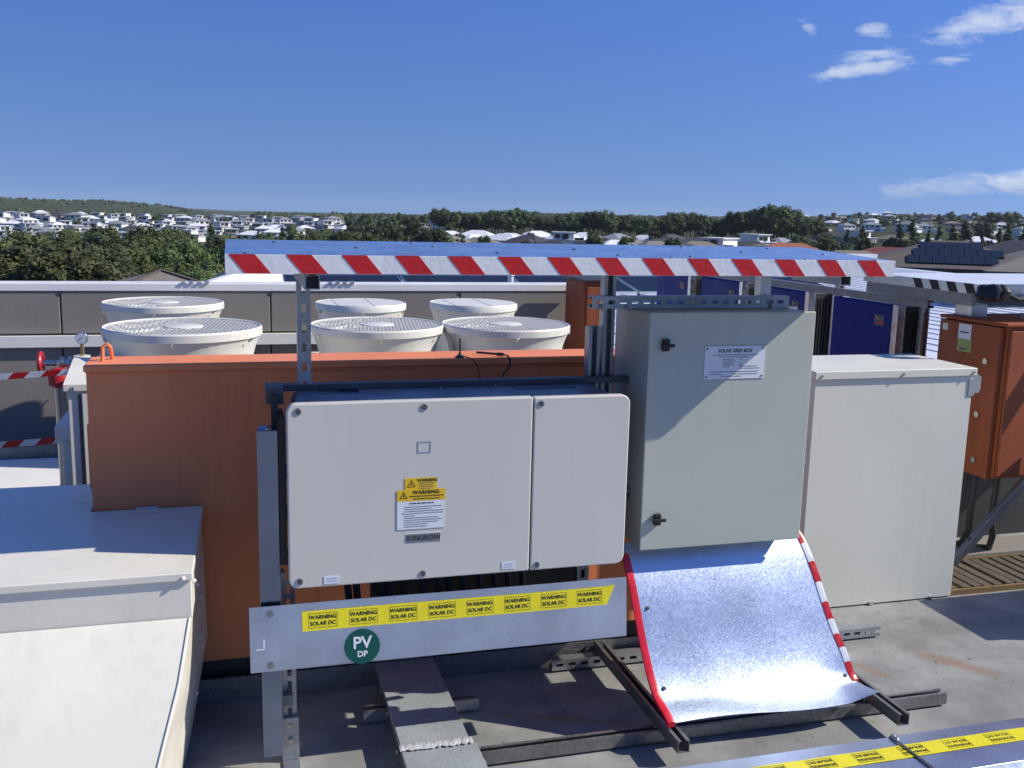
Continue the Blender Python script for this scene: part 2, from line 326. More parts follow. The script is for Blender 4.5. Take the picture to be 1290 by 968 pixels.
# ================================================================== setting
def sm(x): x = max(0., min(1., x)); return x*x*(3-2*x)
def terrain(x, y):
    D = math.hypot(x, y); a = math.degrees(math.atan2(x, y))
    if y < 0 and abs(a) > 100: a = 0
    z = -8.2
    z -= 5.5*sm((D-110)/280)*(1-.8*sm((D-430)/330))*sm((11-a)/9)*sm((a+60)/30); z -= 10*sm((D-850)/500)*sm((14-a)/4)*sm((a+4)/4)                      # hollow on the left
    z += 17*sm((a-25)/13)*sm((D-220)/1350)                                     # long rise on the right
    z += 15.5*sm((D-1250)/500)*(1-sm((D-2400)/900))*sm((1.5-a)/9.5)*sm((a+55)/30)*(.93+.07*math.sin(a*.9)+.04*math.sin(D*.011+a*2))   # grassy hill far left
    z += 4*sm((D-800)/900)*sm((a-11)/4)*(1-sm((a-25)/13))
    return z
# ground sheet
gm = MB(); rings = [0, 15, 30, 50, 75, 100, 130, 170, 220, 280, 350, 430, 520, 620, 740, 880, 1050, 1250, 1500, 1800, 2150, 2500, 3000, 3800, 4600]
NA = 180; vs = [(0, 0, -8.2)]; fs = []
for r in rings[1:]:
    for i in range(NA):
        t = 2*math.pi*i/NA; x, y = r*math.sin(t), r*math.cos(t); vs.append((x, y, terrain(x, y) if r < 5000 else -9))
for i in range(NA): fs.append((0, 1+i, 1+(i+1) % NA))
for k in range(len(rings)-2):
    for i in range(NA): fs.append((1+k*NA+i, 1+(k+1)*NA+i, 1+(k+1)*NA+(i+1) % NA, 1+k*NA+(i+1) % NA))
gm.add(vs, fs)
m = bpy.data.materials.new('ground_cover'); m.use_nodes = True; n = m.node_tree.nodes; l = m.node_tree.links; b = n['Principled BSDF']
g = n.new('ShaderNodeNewGeometry')
def gnoise(sc, de=6, ro=.6):
    q = n.new('ShaderNodeTexNoise'); q.inputs['Scale'].default_value = sc; q.inputs['Detail'].default_value = de; q.inputs['Roughness'].default_value = ro; l.new(g.outputs['Position'], q.inputs[0]); return q.outputs[0]
cr = n.new('ShaderNodeValToRGB'); e = cr.color_ramp.elements; e[0].position = .38; e[0].color = (.022, .032, .014, 1); e[1].position = .62; e[1].color = (.085, .09, .042, 1)
q = e.new(.5); q.color = (.05, .065, .022, 1); l.new(gnoise(.022, 10, .72), cr.inputs[0]); l.new(cr.outputs[0], b.inputs['Base Color']); b.inputs['Roughness'].default_value = .9; b.inputs['Specular IOR Level'].default_value = .1
M['ground_cover'] = m
gm.build('ground', 'ground_cover', kind='structure', smooth=True)

# the roof we stand on: stained concrete
m = bpy.data.materials.new('roof_concrete'); m.use_nodes = True; n = m.node_tree.nodes; l = m.node_tree.links; b = n['Principled BSDF']; g = n.new('ShaderNodeNewGeometry')
cr = n.new('ShaderNodeValToRGB'); e = cr.color_ramp.elements; e[0].position = .33; e[0].color = (.165, .168, .165, 1); e[1].position = .68; e[1].color = (.35, .35, .335, 1); q = e.new(.5); q.color = (.25, .252, .245, 1)
l.new(gnoise(2.6, 9, .62), cr.inputs[0])
def mixc(a, fac, col):
    x = n.new('ShaderNodeMix'); x.data_type = 'RGBA'; l.new(fac, x.inputs[0]); l.new(a, x.inputs[6]); x.inputs[7].default_value = (*col, 1); return x.outputs[2]
def rng(a, lo, hi, mx=1.):
    x = n.new('ShaderNodeMapRange'); x.inputs[1].default_value = lo; x.inputs[2].default_value = hi; x.inputs[4].default_value = mx; l.new(a, x.inputs[0]); return x.outputs[0]
c = mixc(cr.outputs[0], rng(gnoise(7, 8, .7), .58, .70, .55), (.11, .105, .09))
c = mixc(c, rng(gnoise(38, 5, .6), .62, .72, .5), (.42, .42, .41))
# two rust streaks and a curved rust line where fittings have stood
def blob(cx, cy, rx, ry, rot, lo, hi, sc=9.):
    mp = n.new('ShaderNodeMapping'); mp.vector_type = 'TEXTURE'; mp.inputs['Location'].default_value = (cx, cy, 0); mp.inputs['Rotation'].default_value = (0, 0, rot); mp.inputs['Scale'].default_value = (rx, ry, 1)
    l.new(g.outputs['Position'], mp.inputs[0]); ln = n.new('ShaderNodeVectorMath'); ln.operation = 'LENGTH'; sx_ = n.new('ShaderNodeVectorMath'); sx_.operation = 'MULTIPLY'; sx_.inputs[1].default_value = (1, 1, 0); l.new(mp.outputs[0], sx_.inputs[0]); l.new(sx_.outputs[0], ln.inputs[0])
    a = n.new('ShaderNodeMath'); a.operation = 'MULTIPLY_ADD'; l.new(gnoise(sc, 6, .7), a.inputs[0]); a.inputs[1].default_value = -1.6; l.new(ln.outputs['Value'], a.inputs[2])
    return rng(a.outputs[0], hi, lo)
def mult(a, k):
    x = n.new('ShaderNodeMath'); x.operation = 'MULTIPLY'; l.new(a, x.inputs[0]); x.inputs[1].default_value = k; return x.outputs[0]
c = mixc(c, mult(blob(2.72, 3.02, .22, .05, -.95, -.45, .35), .5), (.27, .13, .05))
c = mixc(c, mult(blob(2.34, 3.05, .16, .03, -1.1, -.45, .3), .5), (.28, .16, .07))
c = mixc(c, mult(blob(1.05, 2.98, .30, .03, -.35, -.45, .2), .6), (.27, .18, .07))
l.new(c, b.inputs['Base Color']); l.new(rng(gnoise(5, 6), .3, .7), b.inputs['Roughness'])
rr = n.new('ShaderNodeMapRange'); rr.inputs[1].default_value = .3; rr.inputs[2].default_value = .7; rr.inputs[3].default_value = .55; rr.inputs[4].default_value = .85; l.new(gnoise(5, 6), rr.inputs[0]); l.new(rr.outputs[0], b.inputs['Roughness'])
bp = n.new('ShaderNodeBump'); bp.inputs['Strength'].default_value = .25; bp.inputs['Distance'].default_value = .004; l.new(gnoise(60, 6, .7), bp.inputs['Height']); l.new(bp.outputs[0], b.inputs['Normal'])
M['roof_concrete'] = m
MB().box(-7, 9, -4, 7.3, -.3, 0).build('roof_deck', 'roof_concrete', kind='structure')
MB().box(-6.9, 8.9, -3.9, 7.2, -9, -.301).build('building_wall', 'wall_concrete', kind='structure')

# parapet: precast panels, pale coping, pale rail
pw = thing('parapet_wall', 'grey-brown precast concrete parapet with pale metal coping behind the fans', 'wall', (0, 7, 0))
xs = [-6.6, -4.43, -3.1, -1.77, -1.10, .23, 1.56, 2.55]
xs = [-7.0, -5.09, -3.76, -2.43, -1.10, .23, 1.56, 2.52]
for a, b_ in zip(xs[:-1], xs[1:]):
    MB().box(a+.004, b_-.004, 6.95, 7.12, .87, 1.148).build('panel', 'wall_concrete', pw, bevel=.006)
    MB().box(a+.004, b_-.004, 6.95, 7.12, 0, .78).build('panel', 'wall_concrete', pw, bevel=.006)
MB().box(-7, 2.52, 6.985, 7.11, 0, 1.145).build('wall_core', 'dark_grey', pw)
MB().box(-7, 2.55, 6.942, 7.16, 1.15, 1.20).build('coping', 'coping', pw, bevel=.004)
MB().box(-7, .42, 6.915, 6.949, .785, .862).build('rail', 'coping', pw, bevel=.003)
MB().box(.46, 2.5, 6.90, 6.949, .785, .862).build('rail', 'coping', pw, bevel=.003)
for x in (-.35, .62):
    k = MB()
    for i in range(4): k.box(x+i*.05, x+i*.05+.03, 6.93, 6.97, 1.2, 1.212+.008*(i % 2))
    k.build('joint_clip', 'alu', pw)
for a in xs[1:-1]:
    MB().box(a-.012, a+.012, 6.9455, 6.9495, 1.125, 1.1495).build('bracket', 'dark_grey', pw)

# ================================================================== fans on the chiller
def chiller(loc, x0, x1, y0, y1, z1, label):
    t = thing('chiller', label, 'chiller', loc)
    MB().box(x0, x1, y0, y1, .12, z1-.06).build('casing', 'white_paint', t, bevel=.01)
    MB().box(x0-.02, x1+.02, y0-.02, y1+.02, z1-.06, z1).build('top_plate', 'white_paint', t, bevel=.006)
    MB().box(x0, x1, y0+.05, y1-.05, .0, .12).build('base_frame', 'galv_dull', t)
    for i in range(4):
        a = x0+.05+(x1-x0-.1)*i/4; MB().box(a, a+(x1-x0-.1)/4-.05, y0-.012, y0, .25, z1-.15).build('coil_panel', 'dark_grey', t)
chiller((-.3, 4.8, 0), -.72, .28, 4.38, 5.2, .80, 'white chiller casing under the big fan nearest the left')
chiller((1.1, 5.2, 0), .36, 1.86, 4.82, 5.62, .80, 'white chiller casing under the middle pair of fans')
chiller((-.4, 6.35, 0), -.8, .05, 5.95, 6.75, .80, 'white chiller casing under the rear left fan')
chiller((1.1, 6.1, 0), .4, 1.8, 5.72, 6.42, .80, 'white chiller casing under the two covered rear fans')
def fan(loc, r, z, label, covered=False):
    """flared white collar, rim, wire grille with a solid hub disc, clips"""
    t = thing('cooling_fan', label, 'fan', (loc[0], loc[1], .80), 'roof fans behind the orange box')
    c = (loc[0], loc[1], 0); rb = r*.875
    MB().lathe(c, [(rb*1.03, .80), (rb, .83), (rb, z-.18), (r*.89, z-.135), (r*.915, z-.10), (r*.95, z-.066), (r*.985, z-.038)]).build('collar', 'fan_white', t, smooth=True)
    MB().lathe(c, [(r*.985, z-.038), (r*1.012, z-.036), (r*1.012, z-.004), (r*.995, z+.004), (r*.972, z), (r*.972, z-.036)], close=True).build('rim', 'fan_white', t, smooth=True)
    if not covered:
        g_ = MB(); p = .027; k = int(r/p)
        for i in range(-k, k+1):
            a = i*p; h = math.sqrt(max(0, (r*.972)**2-a*a))
            if h < .02: continue
            for th in (R(38), R(128)):
                u_ = Vector((math.cos(th), math.sin(th), 0)); w_ = Vector((-u_.y, u_.x, 0)); o_ = Vector((c[0], c[1], z-.003 if th < 1 else z-.0026)); vs = [o_+w_*(a+s1*.0046)+u_*(s2*h) for s1, s2 in ((-1, -1), (1, -1), (1, 1), (-1, 1))]
                g_.add([*vs, *[v_-Vector((0, 0, .0003)) for v_ in vs]], [(0, 1, 2, 3), (7, 6, 5, 4), (0, 4, 5, 1), (1, 5, 6, 2), (2, 6, 7, 3), (3, 7, 4, 0)])
        g_.build('grille', 'fan_white', t, kind='stuff')
        MB().lathe(c, [(0.001, z+.0025), (r*.24, z+.0025), (r*.25, z+.0005), (r*.25, z-.003)], 32).build('hub_disc', 'fan_white', t, smooth=True)
    else:
        for i in range(5):
            a0 = -r*.97 + i*r*.388; a1 = a0 + r*.375; prof = []
            ys0 = math.sqrt(max(0, (r*.97)**2-a0*a0)); ys1 = math.sqrt(max(0, (r*.97)**2-a1*a1)); am = (a0+a1)/2; ym = math.sqrt((r*.97)**2-am*am)
            poly = [(c[0]+a0, c[1]-ys0), (c[0]+am, c[1]-ym), (c[0]+a1, c[1]-ys1), (c[0]+a1, c[1]+ys1), (c[0]+am, c[1]+ym), (c[0]+a0, c[1]+ys0)]
            MB().prism(poly, 'z', z-.006+.002*(i % 2), z+.003+.002*(i % 2)).build('cover_plate', 'fan_white', t)
    MB().lathe(c, [(.001, .825), (rb*.96, .825), (rb*.96, z-.10), (r*.90, z-.055)]).build('inner_shroud', 'black_plastic', t, smooth=True)
    MB().lathe(c, [(.001, z-.05), (r*.26, z-.05), (r*.26, z-.16), (.001, z-.16)], 24).build('motor', 'dark_grey', t, smooth=True)
    for i in range(6):
        a = R(-96+60*i); x, y = c[0]+r*1.012*math.cos(a), c[1]+r*1.012*math.sin(a); q = MB()
        q.beam((x, y, z-.05), (x+.012*math.cos(a)+.008, y+.012*math.sin(a), z-.035), .010, .006); q.build('clip', 'steel_bolt', t)
    for i in range(5):
        a = R(72*i+20); q = MB(); q.beam((c[0], c[1], z-.17), (c[0]+rb*.93*math.cos(a), c[1]+rb*.93*math.sin(a), z-.2), .1, .008, (math.sin(a)*.3, -math.cos(a)*.3, 1)); q.build('blade', 'dark_grey', t)
fan((-.236, 4.765), .35, 1.168, 'large white fan at front left, nearest to the pressure gauge, wire grille on top')
fan((-.423, 6.33), .35, 1.135, 'white fan with wire grille at back left, close to the parapet')
fan((.725, 5.23), .35, 1.115, 'white fan with wire grille right of the left steel post, front row')
fan((1.425, 5.19), .35, 1.116, 'rightmost white fan with wire grille, front row, behind the antennas')
fan((.734, 6.02), .272, 1.156, 'smaller white fan under flat cover plates, rear row beside the left steel post', True)
fan((1.432, 5.99), .272, 1.156, 'smaller white fan under flat cover plates, rear row at the right', True)
t = thing('pipe_box', 'small pale junction box between the front row fans', 'junction box', (1.07, 5.0, .8))
MB().box(1.01, 1.11, 4.98, 5.08, .8, .97).build('casing', 'white_paint', t, bevel=.004); MB().box(1.0, 1.12, 4.97, 5.09, .97, .985).build('lid', 'white_paint', t, bevel=.003)
MB().tube([(1.0, 4.97, .88), (.96, 4.96, .9), (.93, 4.97, .86), (.93, 5.0, .8)], .008).build('conduit', 'dark_grey', t, smooth=True)

# ================================================================== big orange cabinet
t = thing('orange_cabinet', 'long orange steel cabinet behind the inverter, running left behind the white duct', 'cabinet', (.4, 3.5, 0))
MB().box(-.474, 1.62, 3.40, 3.575, .14, 1.178).build('body', 'orange_paint', t, bevel=.004)
MB().box(-.480, 1.63, 3.385, 3.582, 1.178, 1.203).build('lid', 'orange_paint', t, bevel=.006)
MB().box(.235, 1.62, 3.394, 3.3995, 1.10, 1.165).build('front_flange', 'orange_paint', t, bevel=.002)
MB().box(.26, 1.62, 3.392, 3.3992, .2, 1.088).build('front_panel', 'orange_paint', t, bevel=.003)
MB().box(-.482, -.4745, 3.42, 3.55, .78, 1.0).build('side_hinge', 'orange_paint', t, bevel=.002)
MB().tube([(-.43, 3.47, 1.203), (-.428, 3.47, 1.25), (-.415, 3.47, 1.262), (-.405, 3.48, 1.25), (-.405, 3.52, 1.203)], .006).build('lifting_eye', 'orange_paint', t, smooth=True)
MB().box(-.36, 1.62, 3.37, 3.43, 0, .06).build('base_channel', 'galv_dull', t, bevel=.003)
MB().box(-.36, 1.62, 3.37, 3.378, .06, .085).build('base_channel', 'galv_dull', t)
MB().box(-.36, 1.62, 3.44, 3.56, 0, .14).build('plinth', 'dark_grey', t)
for x in (.95, .965): MB().cyl((x, 3.391, 1.128), (x, 3.3938, 1.128), .003, 8).build('rivet', 'ink', t)
MB().box(1.70, 1.74, 3.40, 3.5, 1.0, 1.2).build('end_piece', 'orange_paint', t)

# antennas on its top
t = thing('antenna', 'upright black whip antenna on a round magnetic foot', 'antenna', (.769, 3.41, 1.203))
MB().lathe((.769, 3.41, 0), [(.001, 1.2035), (.017, 1.2035), (.0165, 1.208), (.008, 1.213), (.004, 1.222), (.001, 1.222)], 20).build('foot', 'black_plastic', t, smooth=True)
MB().cyl((.769, 3.41, 1.22), (.768, 3.41, 1.272), .0032, 8, .0026).build('whip', 'black_plastic', t, smooth=True)
MB().tube([(.785, 3.41, 1.207), (.80, 3.395, 1.204), (.81, 3.382, 1.198), (.825, 3.377, 1.18), (.833, 3.375, 1.15), (.835, 3.37, 1.10)], .0018, 6).build('cable', 'black_plastic', t, smooth=True)
t = thing('antenna', 'black stick antenna lying over the orange edge with a curling lead', 'antenna', (.9, 3.4, 1.203))
MB().cyl((.845, 3.47, 1.212), (.915, 3.42, 1.211), .0042, 10).build('stick', 'black_plastic', t, smooth=True)
MB().cyl((.910, 3.424, 1.211), (.930, 3.41, 1.211), .0062, 10).build('connector', 'black_plastic', t, smooth=True)
MB().tube([(.928, 3.411, 1.211), (.942, 3.39, 1.209), (.948, 3.378, 1.195), (.945, 3.372, 1.178), (.935, 3.368, 1.165), (.92, 3.365, 1.15), (.91, 3.36, 1.12)], .003, 8).build('lead', 'black_plastic', t, smooth=True)

# ================================================================== inverter
t = thing('inverter', 'wide pale grey solar inverter with yellow warning signs on its front', 'inverter', (.65, 2.95, .6))
MB().prism(rrect(.155, 1.155, .645, 1.163, .03), 'y', 2.832, 3.05).build('casing', 'inverter_case', t, bevel=.002)
cl_ = MB().prism(rrect(.130, .8605, .618, 1.170, .028, 6, (0, 1, 1, 0)), 'y', 2.80, 2.832).build('front_cover', 'inverter_paint', t, bevel=.005, seg=3)
cr_ = MB().prism(rrect(.8645, 1.178, .618, 1.168, .028, 6, (1, 0, 0, 1)), 'y', 2.80, 2.832).build('wiring_cover', 'inverter_paint', t, bevel=.005, seg=3)
MB().box(.852, .873, 2.806, 2.8318, .64, 1.15).build('cover_gasket', 'black_plastic', t)
for x, z in ((.162, 1.148), (.526, 1.150), (.886, 1.149), (.160, .640), (.525, .636), (.886, .636)):
    q = MB(); q.lathe((0, 0, 0), [(.0055, 0), (.0105, 0), (.0105, .002), (.009, .0025), (.0055, .0012)], 20, close=True)
    q.v = [(x+a, 2.7995-c_, z+b_) for a, b_, c_ in q.v]; wsh = q.build('cover_bolt', 'steel_bolt', t, smooth=True)
    h = MB(); h.cyl((x, 2.8001, z), (x, 2.7965, z), .0058, 14); h.build('bolt_head', 'dark_grey', wsh); h2 = MB(); h2.box(x-.0045, x+.0045, 2.7955, 2.7966, z-.001, z+.001); h2.build('bolt_slot', 'steel_bolt', wsh)
MB().box(.30, .36, 3.0, 3.052, 1.1615, 1.1645).build('vent_slot', 'black_plastic', t)
for i in range(12): MB().box(.235+i*.0105, .241+i*.0105, 2.985, 3.04, 1.1615, 1.1645).build('vent_slot', 'black_plastic', t)
MB().box(.86, 1.06, 2.97, 3.035, 1.1618, 1.1648).build('vent_grille', 'black_plastic', t)
for x in (.62, .80): MB().cyl((x, 3.02, 1.163), (x, 3.02, 1.17), .005, 10).build('lug', 'steel_bolt', t)
# printed indicator window
q = MB()
for a in ((.507, .547, 1.044, 1.0465), (.507, .547, 1.0125, 1.015), (.507, .5095, 1.015, 1.044), (.5445, .547, 1.015, 1.044)): q.box(a[0], a[1], 2.7988, 2.7998, a[2], a[3])
q.build('indicator_window', 'lilac', t)
FY = 2.7985
def sign(x0, x1, z0, z1, m, parent, y=FY, name='sign', th=.0012): return MB().box(x0, x1, y, y+th, z0, z1).build(name, m, parent)
def wtri(parent, cx, cz, s, y):
    """black-edged warning triangle with a lightning flash"""
    q = MB(); h = s*.87; o_ = [(-s/2, -h/3), (s/2, -h/3), (0, 2*h/3)]; i_ = [(a*.74, b_*.74) for a, b_ in o_]
    vs = [(cx+a, y, cz+b_) for a, b_ in o_+i_]; q.add(vs, [(0, 1, 4, 3), (1, 2, 5, 4), (2, 0, 3, 5)])
    b1 = [(-.02, .30), (.10, .30), (.02, .08), (.12, .08), (-.04, -.26), (0, .0), (-.10, .0)]; q.add([(cx+a*s, y, cz+b_*s*.75) for a, b_ in b1], [tuple(range(7))]); return q.build('warning_triangle', 'ink', parent)
def dashes(parent, x0, x1, z, h, y, seed, m='ink_grey', fill=1., name='fine_print', xd=1):
    """a line of print too small to read"""
    rn = random.Random(seed); q = MB(); x = x0
    while x < x0+(x1-x0)*fill:
        w = h*rn.uniform(1., 4.); w = min(w, x1-x); q.add([(x, y, z-h/2), (x+w, y, z-h/2), (x+w, y, z+h/2), (x, y, z+h/2)], [(0, 1, 2, 3)]); x += w+h*.7
    return q.build(name, m, parent)
s1 = sign(.469, .566, .898, .936, 'yellow_sign', t); y = FY-.0004
wtri(s1, .4885, .9165, .026, y); text('WARNING', .0125, 'ink', s1, (.537, y, .9285), bold=.02)
for i, f_ in enumerate((1, .85, 1, .6)): dashes(s1, .512, .558, .9205-i*.0058, .0022, y, i, fill=f_)
s2 = sign(.446, .591, .866, .9, 'yellow_sign', t, FY-.0006); y = FY-.0011
wtri(s2, .4655, .8815, .024, y); text('WARNING', .0155, 'ink', s2, (.533, y, .892), bold=.02, spacing=1.1)
dashes(s2, .483, .586, .8805, .0032, y, 11, 'ink'); dashes(s2, .495, .575, .8725, .0032, y, 12, 'ink')
s3 = sign(.446, .590, .779, .8655, 'sign_white', t, FY-.0006)
dashes(s3, .483, .556, .8585, .0036, y, 13, 'ink')
for i, (a, b_) in enumerate(((.467, .58), (.467, .55), (.467, .588), (.46, .586), (.467, .50), (.467, .57), (.467, .582), (.467, .57), (.467, .54), (.467, .535))): dashes(s3, a, b_, .848-i*.0068, .0022, y, 20+i)
s4 = sign(.474, .578, .737, .763, 'badge', t); MB().box(.4725, .5795, FY+.0006, FY+.0016, .7355, .7645).build('badge_edge', 'sign_white', t); text('SUNGROW', .0205, 'ink', s4, (.526, FY-.0005, .7495), bold=.008, spacing=1.03, sx=.98)
for a, b_, c_, d_, sd in ((.230, .274, .627, .651, 1), (.772, .814, .630, .652, 2)):
    s5 = sign(a, b_, c_, d_, 'sign_white', t, name='sticker'); dashes(s5, a+.008, b_-.005, (c_+d_)/2+.004, .0028, FY-.0004, sd, 'lilac'); dashes(s5, a+.006, b_-.006, (c_+d_)/2-.004, .0028, FY-.0004, sd+7, 'lilac')
# cables hanging out of its underside
for i in range(13):
    x = .30+i*.048+random.Random(i).uniform(-.015, .015); dz = random.Random(i+5).uniform(.0, .03); q = MB()
    q.cyl((x, 2.93, .645), (x, 2.93, .605), .014, 10); q.tube([(x, 2.93, .61), (x+.002, 2.93, .57), (x+.008, 2.932, .53-dz), (x+.02, 2.94, .49-dz), (x+.03, 2.96, .44), (x+.035, 2.98, .405)], .0115, 8)
    c_ = q.build('power_cable', 'rubber', None, smooth=True); props(c_, 'black power cable under the inverter, %s from the left' % orn(i+1), 'cable', 'cables hanging from the inverter')

# ================================================================== steel frame that carries inverter, grid box and shade
t = thing('support_frame', 'galvanised strut frame of posts and rails holding inverter, grid box and shade', 'frame', (1, 3.05, 0))
def part_ch(name, p, q, size, od, m='galv', slots=None, **k): return channel(MB(), p, q, size, od, slots=slots, **k).build(name, m, t)
part_ch('post', (.20, 3.085, .60), (.20, 3.085, 1.50), .041, (0, 1, 0), slots=True, pitch=.06)
part_ch('post', (1.215, 3.125, .5), (1.215, 3.125, 1.545), .041, (0, -1, 0))
part_ch('post', (1.165, 3.125, .9), (1.165, 3.125, 1.345), .041, (0, -1, 0))
part_ch('post', (1.785, 3.10, 1.41), (1.785, 3.10, 1.535), .041, (0, 1, 0), m='alu')
part_ch('post', (1.97, 3.22, 0), (1.97, 3.22, 1.40), .041, (0, 1, 0))
MB().box(.08, 1.28, 3.06, 3.10, 1.160, 1.180).build('top_rail', 'galv_shaded', t, bevel=.002)
part_ch('mid_rail', (.08, 3.03, .78), (1.28, 3.03, .78), .041, (0, -1, 0), m='galv_dull')
part_ch('box_rail', (1.135, 3.075, 1.432), (1.865, 3.075, 1.432), .041, (0, 1, 0), slots=True, pitch=.042, slot=(.024, .013))
part_ch('leg', (.132, 2.955, 0.09), (.132, 2.955, .62), .041, (0, 1, 0), slots=True, pitch=.045)
part_ch('leg', (1.10, 2.98, .45), (1.10, 2.98, .78), .041, (0, 1, 0), m='galv_dull', slots=True)
MB().box(.106, .158, 2.918, 2.930, 0, .15).build('foot_plate', 'galv', t, bevel=.002); MB().box(.106, .158, 2.85, 2.9175, .0, .008).build('foot_plate', 'galv', t, bevel=.002)
bolt(t, (.132, 2.918, .075), (0, -1, 0), .009, .007); bolt(t, (.132, 2.918, .125), (0, -1, 0), .005, .003)
MB().box(.40, 1.14, 3.055, 3.062, .36, .66).build('shade_backing', 'dark_grey', t)  # dark sheet added to paint the deep shade in the gap below the inverter
# big plain channel standing in front on the left
MB().prism([(.048, 2.842), (.106, 2.842), (.106, 2.884), (.103, 2.884), (.103, 2.845), (.051, 2.845), (.051, 2.884), (.048, 2.884)], 'z', .07, 1.086).build('front_upright', 'galv_smooth', t, bevel=.001)
MB().lathe((.077, 2.863, 0), [(.001, 1.096), (.02, 1.095), (.027, 1.088), (.0285, 1.087)], 18).build('end_cap', 'galv_smooth', t, smooth=True)
for z in (.2, .66, .93): MB().box(.1075, .14, 2.90, 2.93, z, z+.035).build('spacer', 'galv_dull', t)
for z, n_ in ((1.0, 'knob'), (.95, 'knob')): MB().cyl((.108, 2.915, z), (.128, 2.915, z), .016, 12).build(n_, 'black_plastic', t, smooth=True)
MB().box(.094, .112, 2.94, 3.02, .66, 1.17).build('side_bracket', 'dark_grey', t); MB().box(.108, .128, 2.84, 3.0, .68, 1.12).build('side_bracket', 'black_plastic', t)
MB().box(.08, .13, 2.96, 3.053, 1.140, 1.190).build('rail_end', 'galv_shaded', t)
# floor struts
part_ch('floor_strut', (.46, 2.765, .03), (2.43, 2.765, .03), .041, (0, 0, 1), m='galv_dull')
part_ch('floor_strut', (1.325, 2.60, .072), (1.325, 3.36, .072), .041, (0, 0, 1), m='galv_dull')
part_ch('floor_strut', (2.125, 2.585, .072), (2.125, 3.36, .072), .041, (0, 0, 1), m='galv_dull')
part_ch('floor_strut', (1.12, 3.33, .03), (2.56, 3.33, .03), .041, (0, 1, 0), m='galv', slots=True)
part_ch('floor_strut', (.38, 3.11, .03), (.78, 3.11, .03), .041, (0, 0, 1), m='galv')
for x in (1.30, 1.35, 2.1, 2.15): bolt(t, (x, 2.765, .0525), (0, 0, 1), .006, .006)
for x in (1.17, 1.26, 1.80): bolt(t, (x, 3.05, 1.415), (0, -1, 0), .008, .006)

# ================================================================== striped sun shade
t = thing('sun_shade', 'flat metal sun shade over the inverter with red and white striped front edge', 'sun shade', (1, 3.3, 1.5))
MB().prism([(2.6925, 1.590), (3.24, 1.612), (3.24, 1.6165), (2.6925, 1.5945)], 'x', -.025, 2.012).build('roof_sheet', 'galv_roof', t)
MB().box(-.025, 2.012, 2.690, 2.6935, 1.545, 1.5955).build('front_fascia', 'white_tape', t, bevel=.001)
MB().prism([(2.695, 1.55), (3.24, 1.572), (3.24, 1.6117), (2.695, 1.5897)], 'x', -.025, -.022).build('side_fascia', 'alu', t); MB().prism([(2.695, 1.55), (3.24, 1.572), (3.24, 1.6117), (2.695, 1.5897)], 'x', 2.009, 2.012).build('side_fascia', 'alu', t)
MB().box(-.025, 2.012, 2.694, 2.712, 1.545, 1.548).build('fascia_return', 'white_tape', t)
for i in range(14):
    x0 = -.013+i*.1452+.0006*((i*7) % 5-2); w = .0665; sh = .040+.0008*((i*5) % 3); zb, zt = 1.5458, 1.5950
    a = [(x0, zt), (x0+w, zt), (x0+w+sh, zb), (x0+sh, zb)]; MB().prism(a, 'y', 2.6888, 2.6899).build('red_stripe', 'red_tape', t)
    MB().prism([(u, 2.689+.0) if False else (u, w_) for u, w_ in ((x0, 2.6893), (x0+w, 2.6893), (x0+w, 2.698), (x0, 2.698))], 'z', 1.5957, 1.5962).build('red_stripe', 'red_tape', t)
def sc_on(x, y): return screw(t, (x, 2.69+(y-2.69)*.45, 1.5945+.0402*(y-2.69)*.45), (0, 0, 1), .009)
for x, y in ((.03, 2.80), (.12, 3.7), (.55, 3.75), (.75, 3.0), (.60, 3.5), (1.05, 3.4), (1.12, 2.95), (1.35, 2.9), (1.5, 3.75), (1.62, 3.3), (1.7, 2.72), (1.82, 3.7), (1.9, 3.2), (.62, 2.73), (1.25, 2.72), (1.95, 2.72), (.35, 3.3)): sc_on(x, y)
channel(MB(), (.201, 2.72, 1.5215), (.201, 3.2, 1.5215), .041, (0, 0, 1)).build('beam', 'galv', t)
channel(MB(), (1.215, 2.72, 1.5675), (1.215, 3.2, 1.5675), .041, (0, 0, 1)).build('beam', 'galv', t)
channel(MB(), (1.98, 2.9, 1.5215), (1.98, 3.2, 1.5215), .041, (0, 0, 1)).build('beam', 'galv', t)
MB().box(.187, .215, 2.735, 2.74, 1.5075, 1.535).build('beam_stop', 'black_plastic', t)
channel(MB(), (1.70, 2.74, 1.5675), (2.0, 2.74, 1.5675), .041, (0, 0, -1)).build('cross_beam', 'alu', t)
MB().box(.1, 1.9, 2.9, 2.93, 1.56, 1.5898).build('purlin', 'galv_dull', t); MB().box(.1, 1.9, 3.15, 3.18, 1.57, 1.606).build('purlin', 'galv_dull', t)

# ================================================================== grid box
t = thing('grid_box', 'upright grey steel enclosure with a white nameplate on its door', 'enclosure', (1.575, 3.05, .62))
MB().box(1.28, 1.872, 2.918, 3.21, .622, 1.410).build('body', 'grey_paint', t, bevel=.004)
dr = MB().box(1.275, 1.877, 2.90, 2.9165, .617, 1.414).build('door', 'grey_paint', t, bevel=.004, seg=3)
for z in (1.309, .725):
    q = MB(); q.box(1.318, 1.343, 2.886, 2.8995, z-.02, z+.02); la = q.build('latch', 'black_plastic', t, bevel=.004)
    MB().box(1.310, 1.357, 2.878, 2.886, z-.006, z+.005).build('latch_key', 'black_plastic', la, bevel=.002)
npl = MB().box(1.473, 1.693, 2.8975, 2.8996, 1.193, 1.302).build('nameplate', 'sign_white', t)
y = 2.897
text('SOLAR GRID BOX', .0165, 'ink', npl, (1.583, y, 1.2865), bold=.022, spacing=1.02, sx=.92)
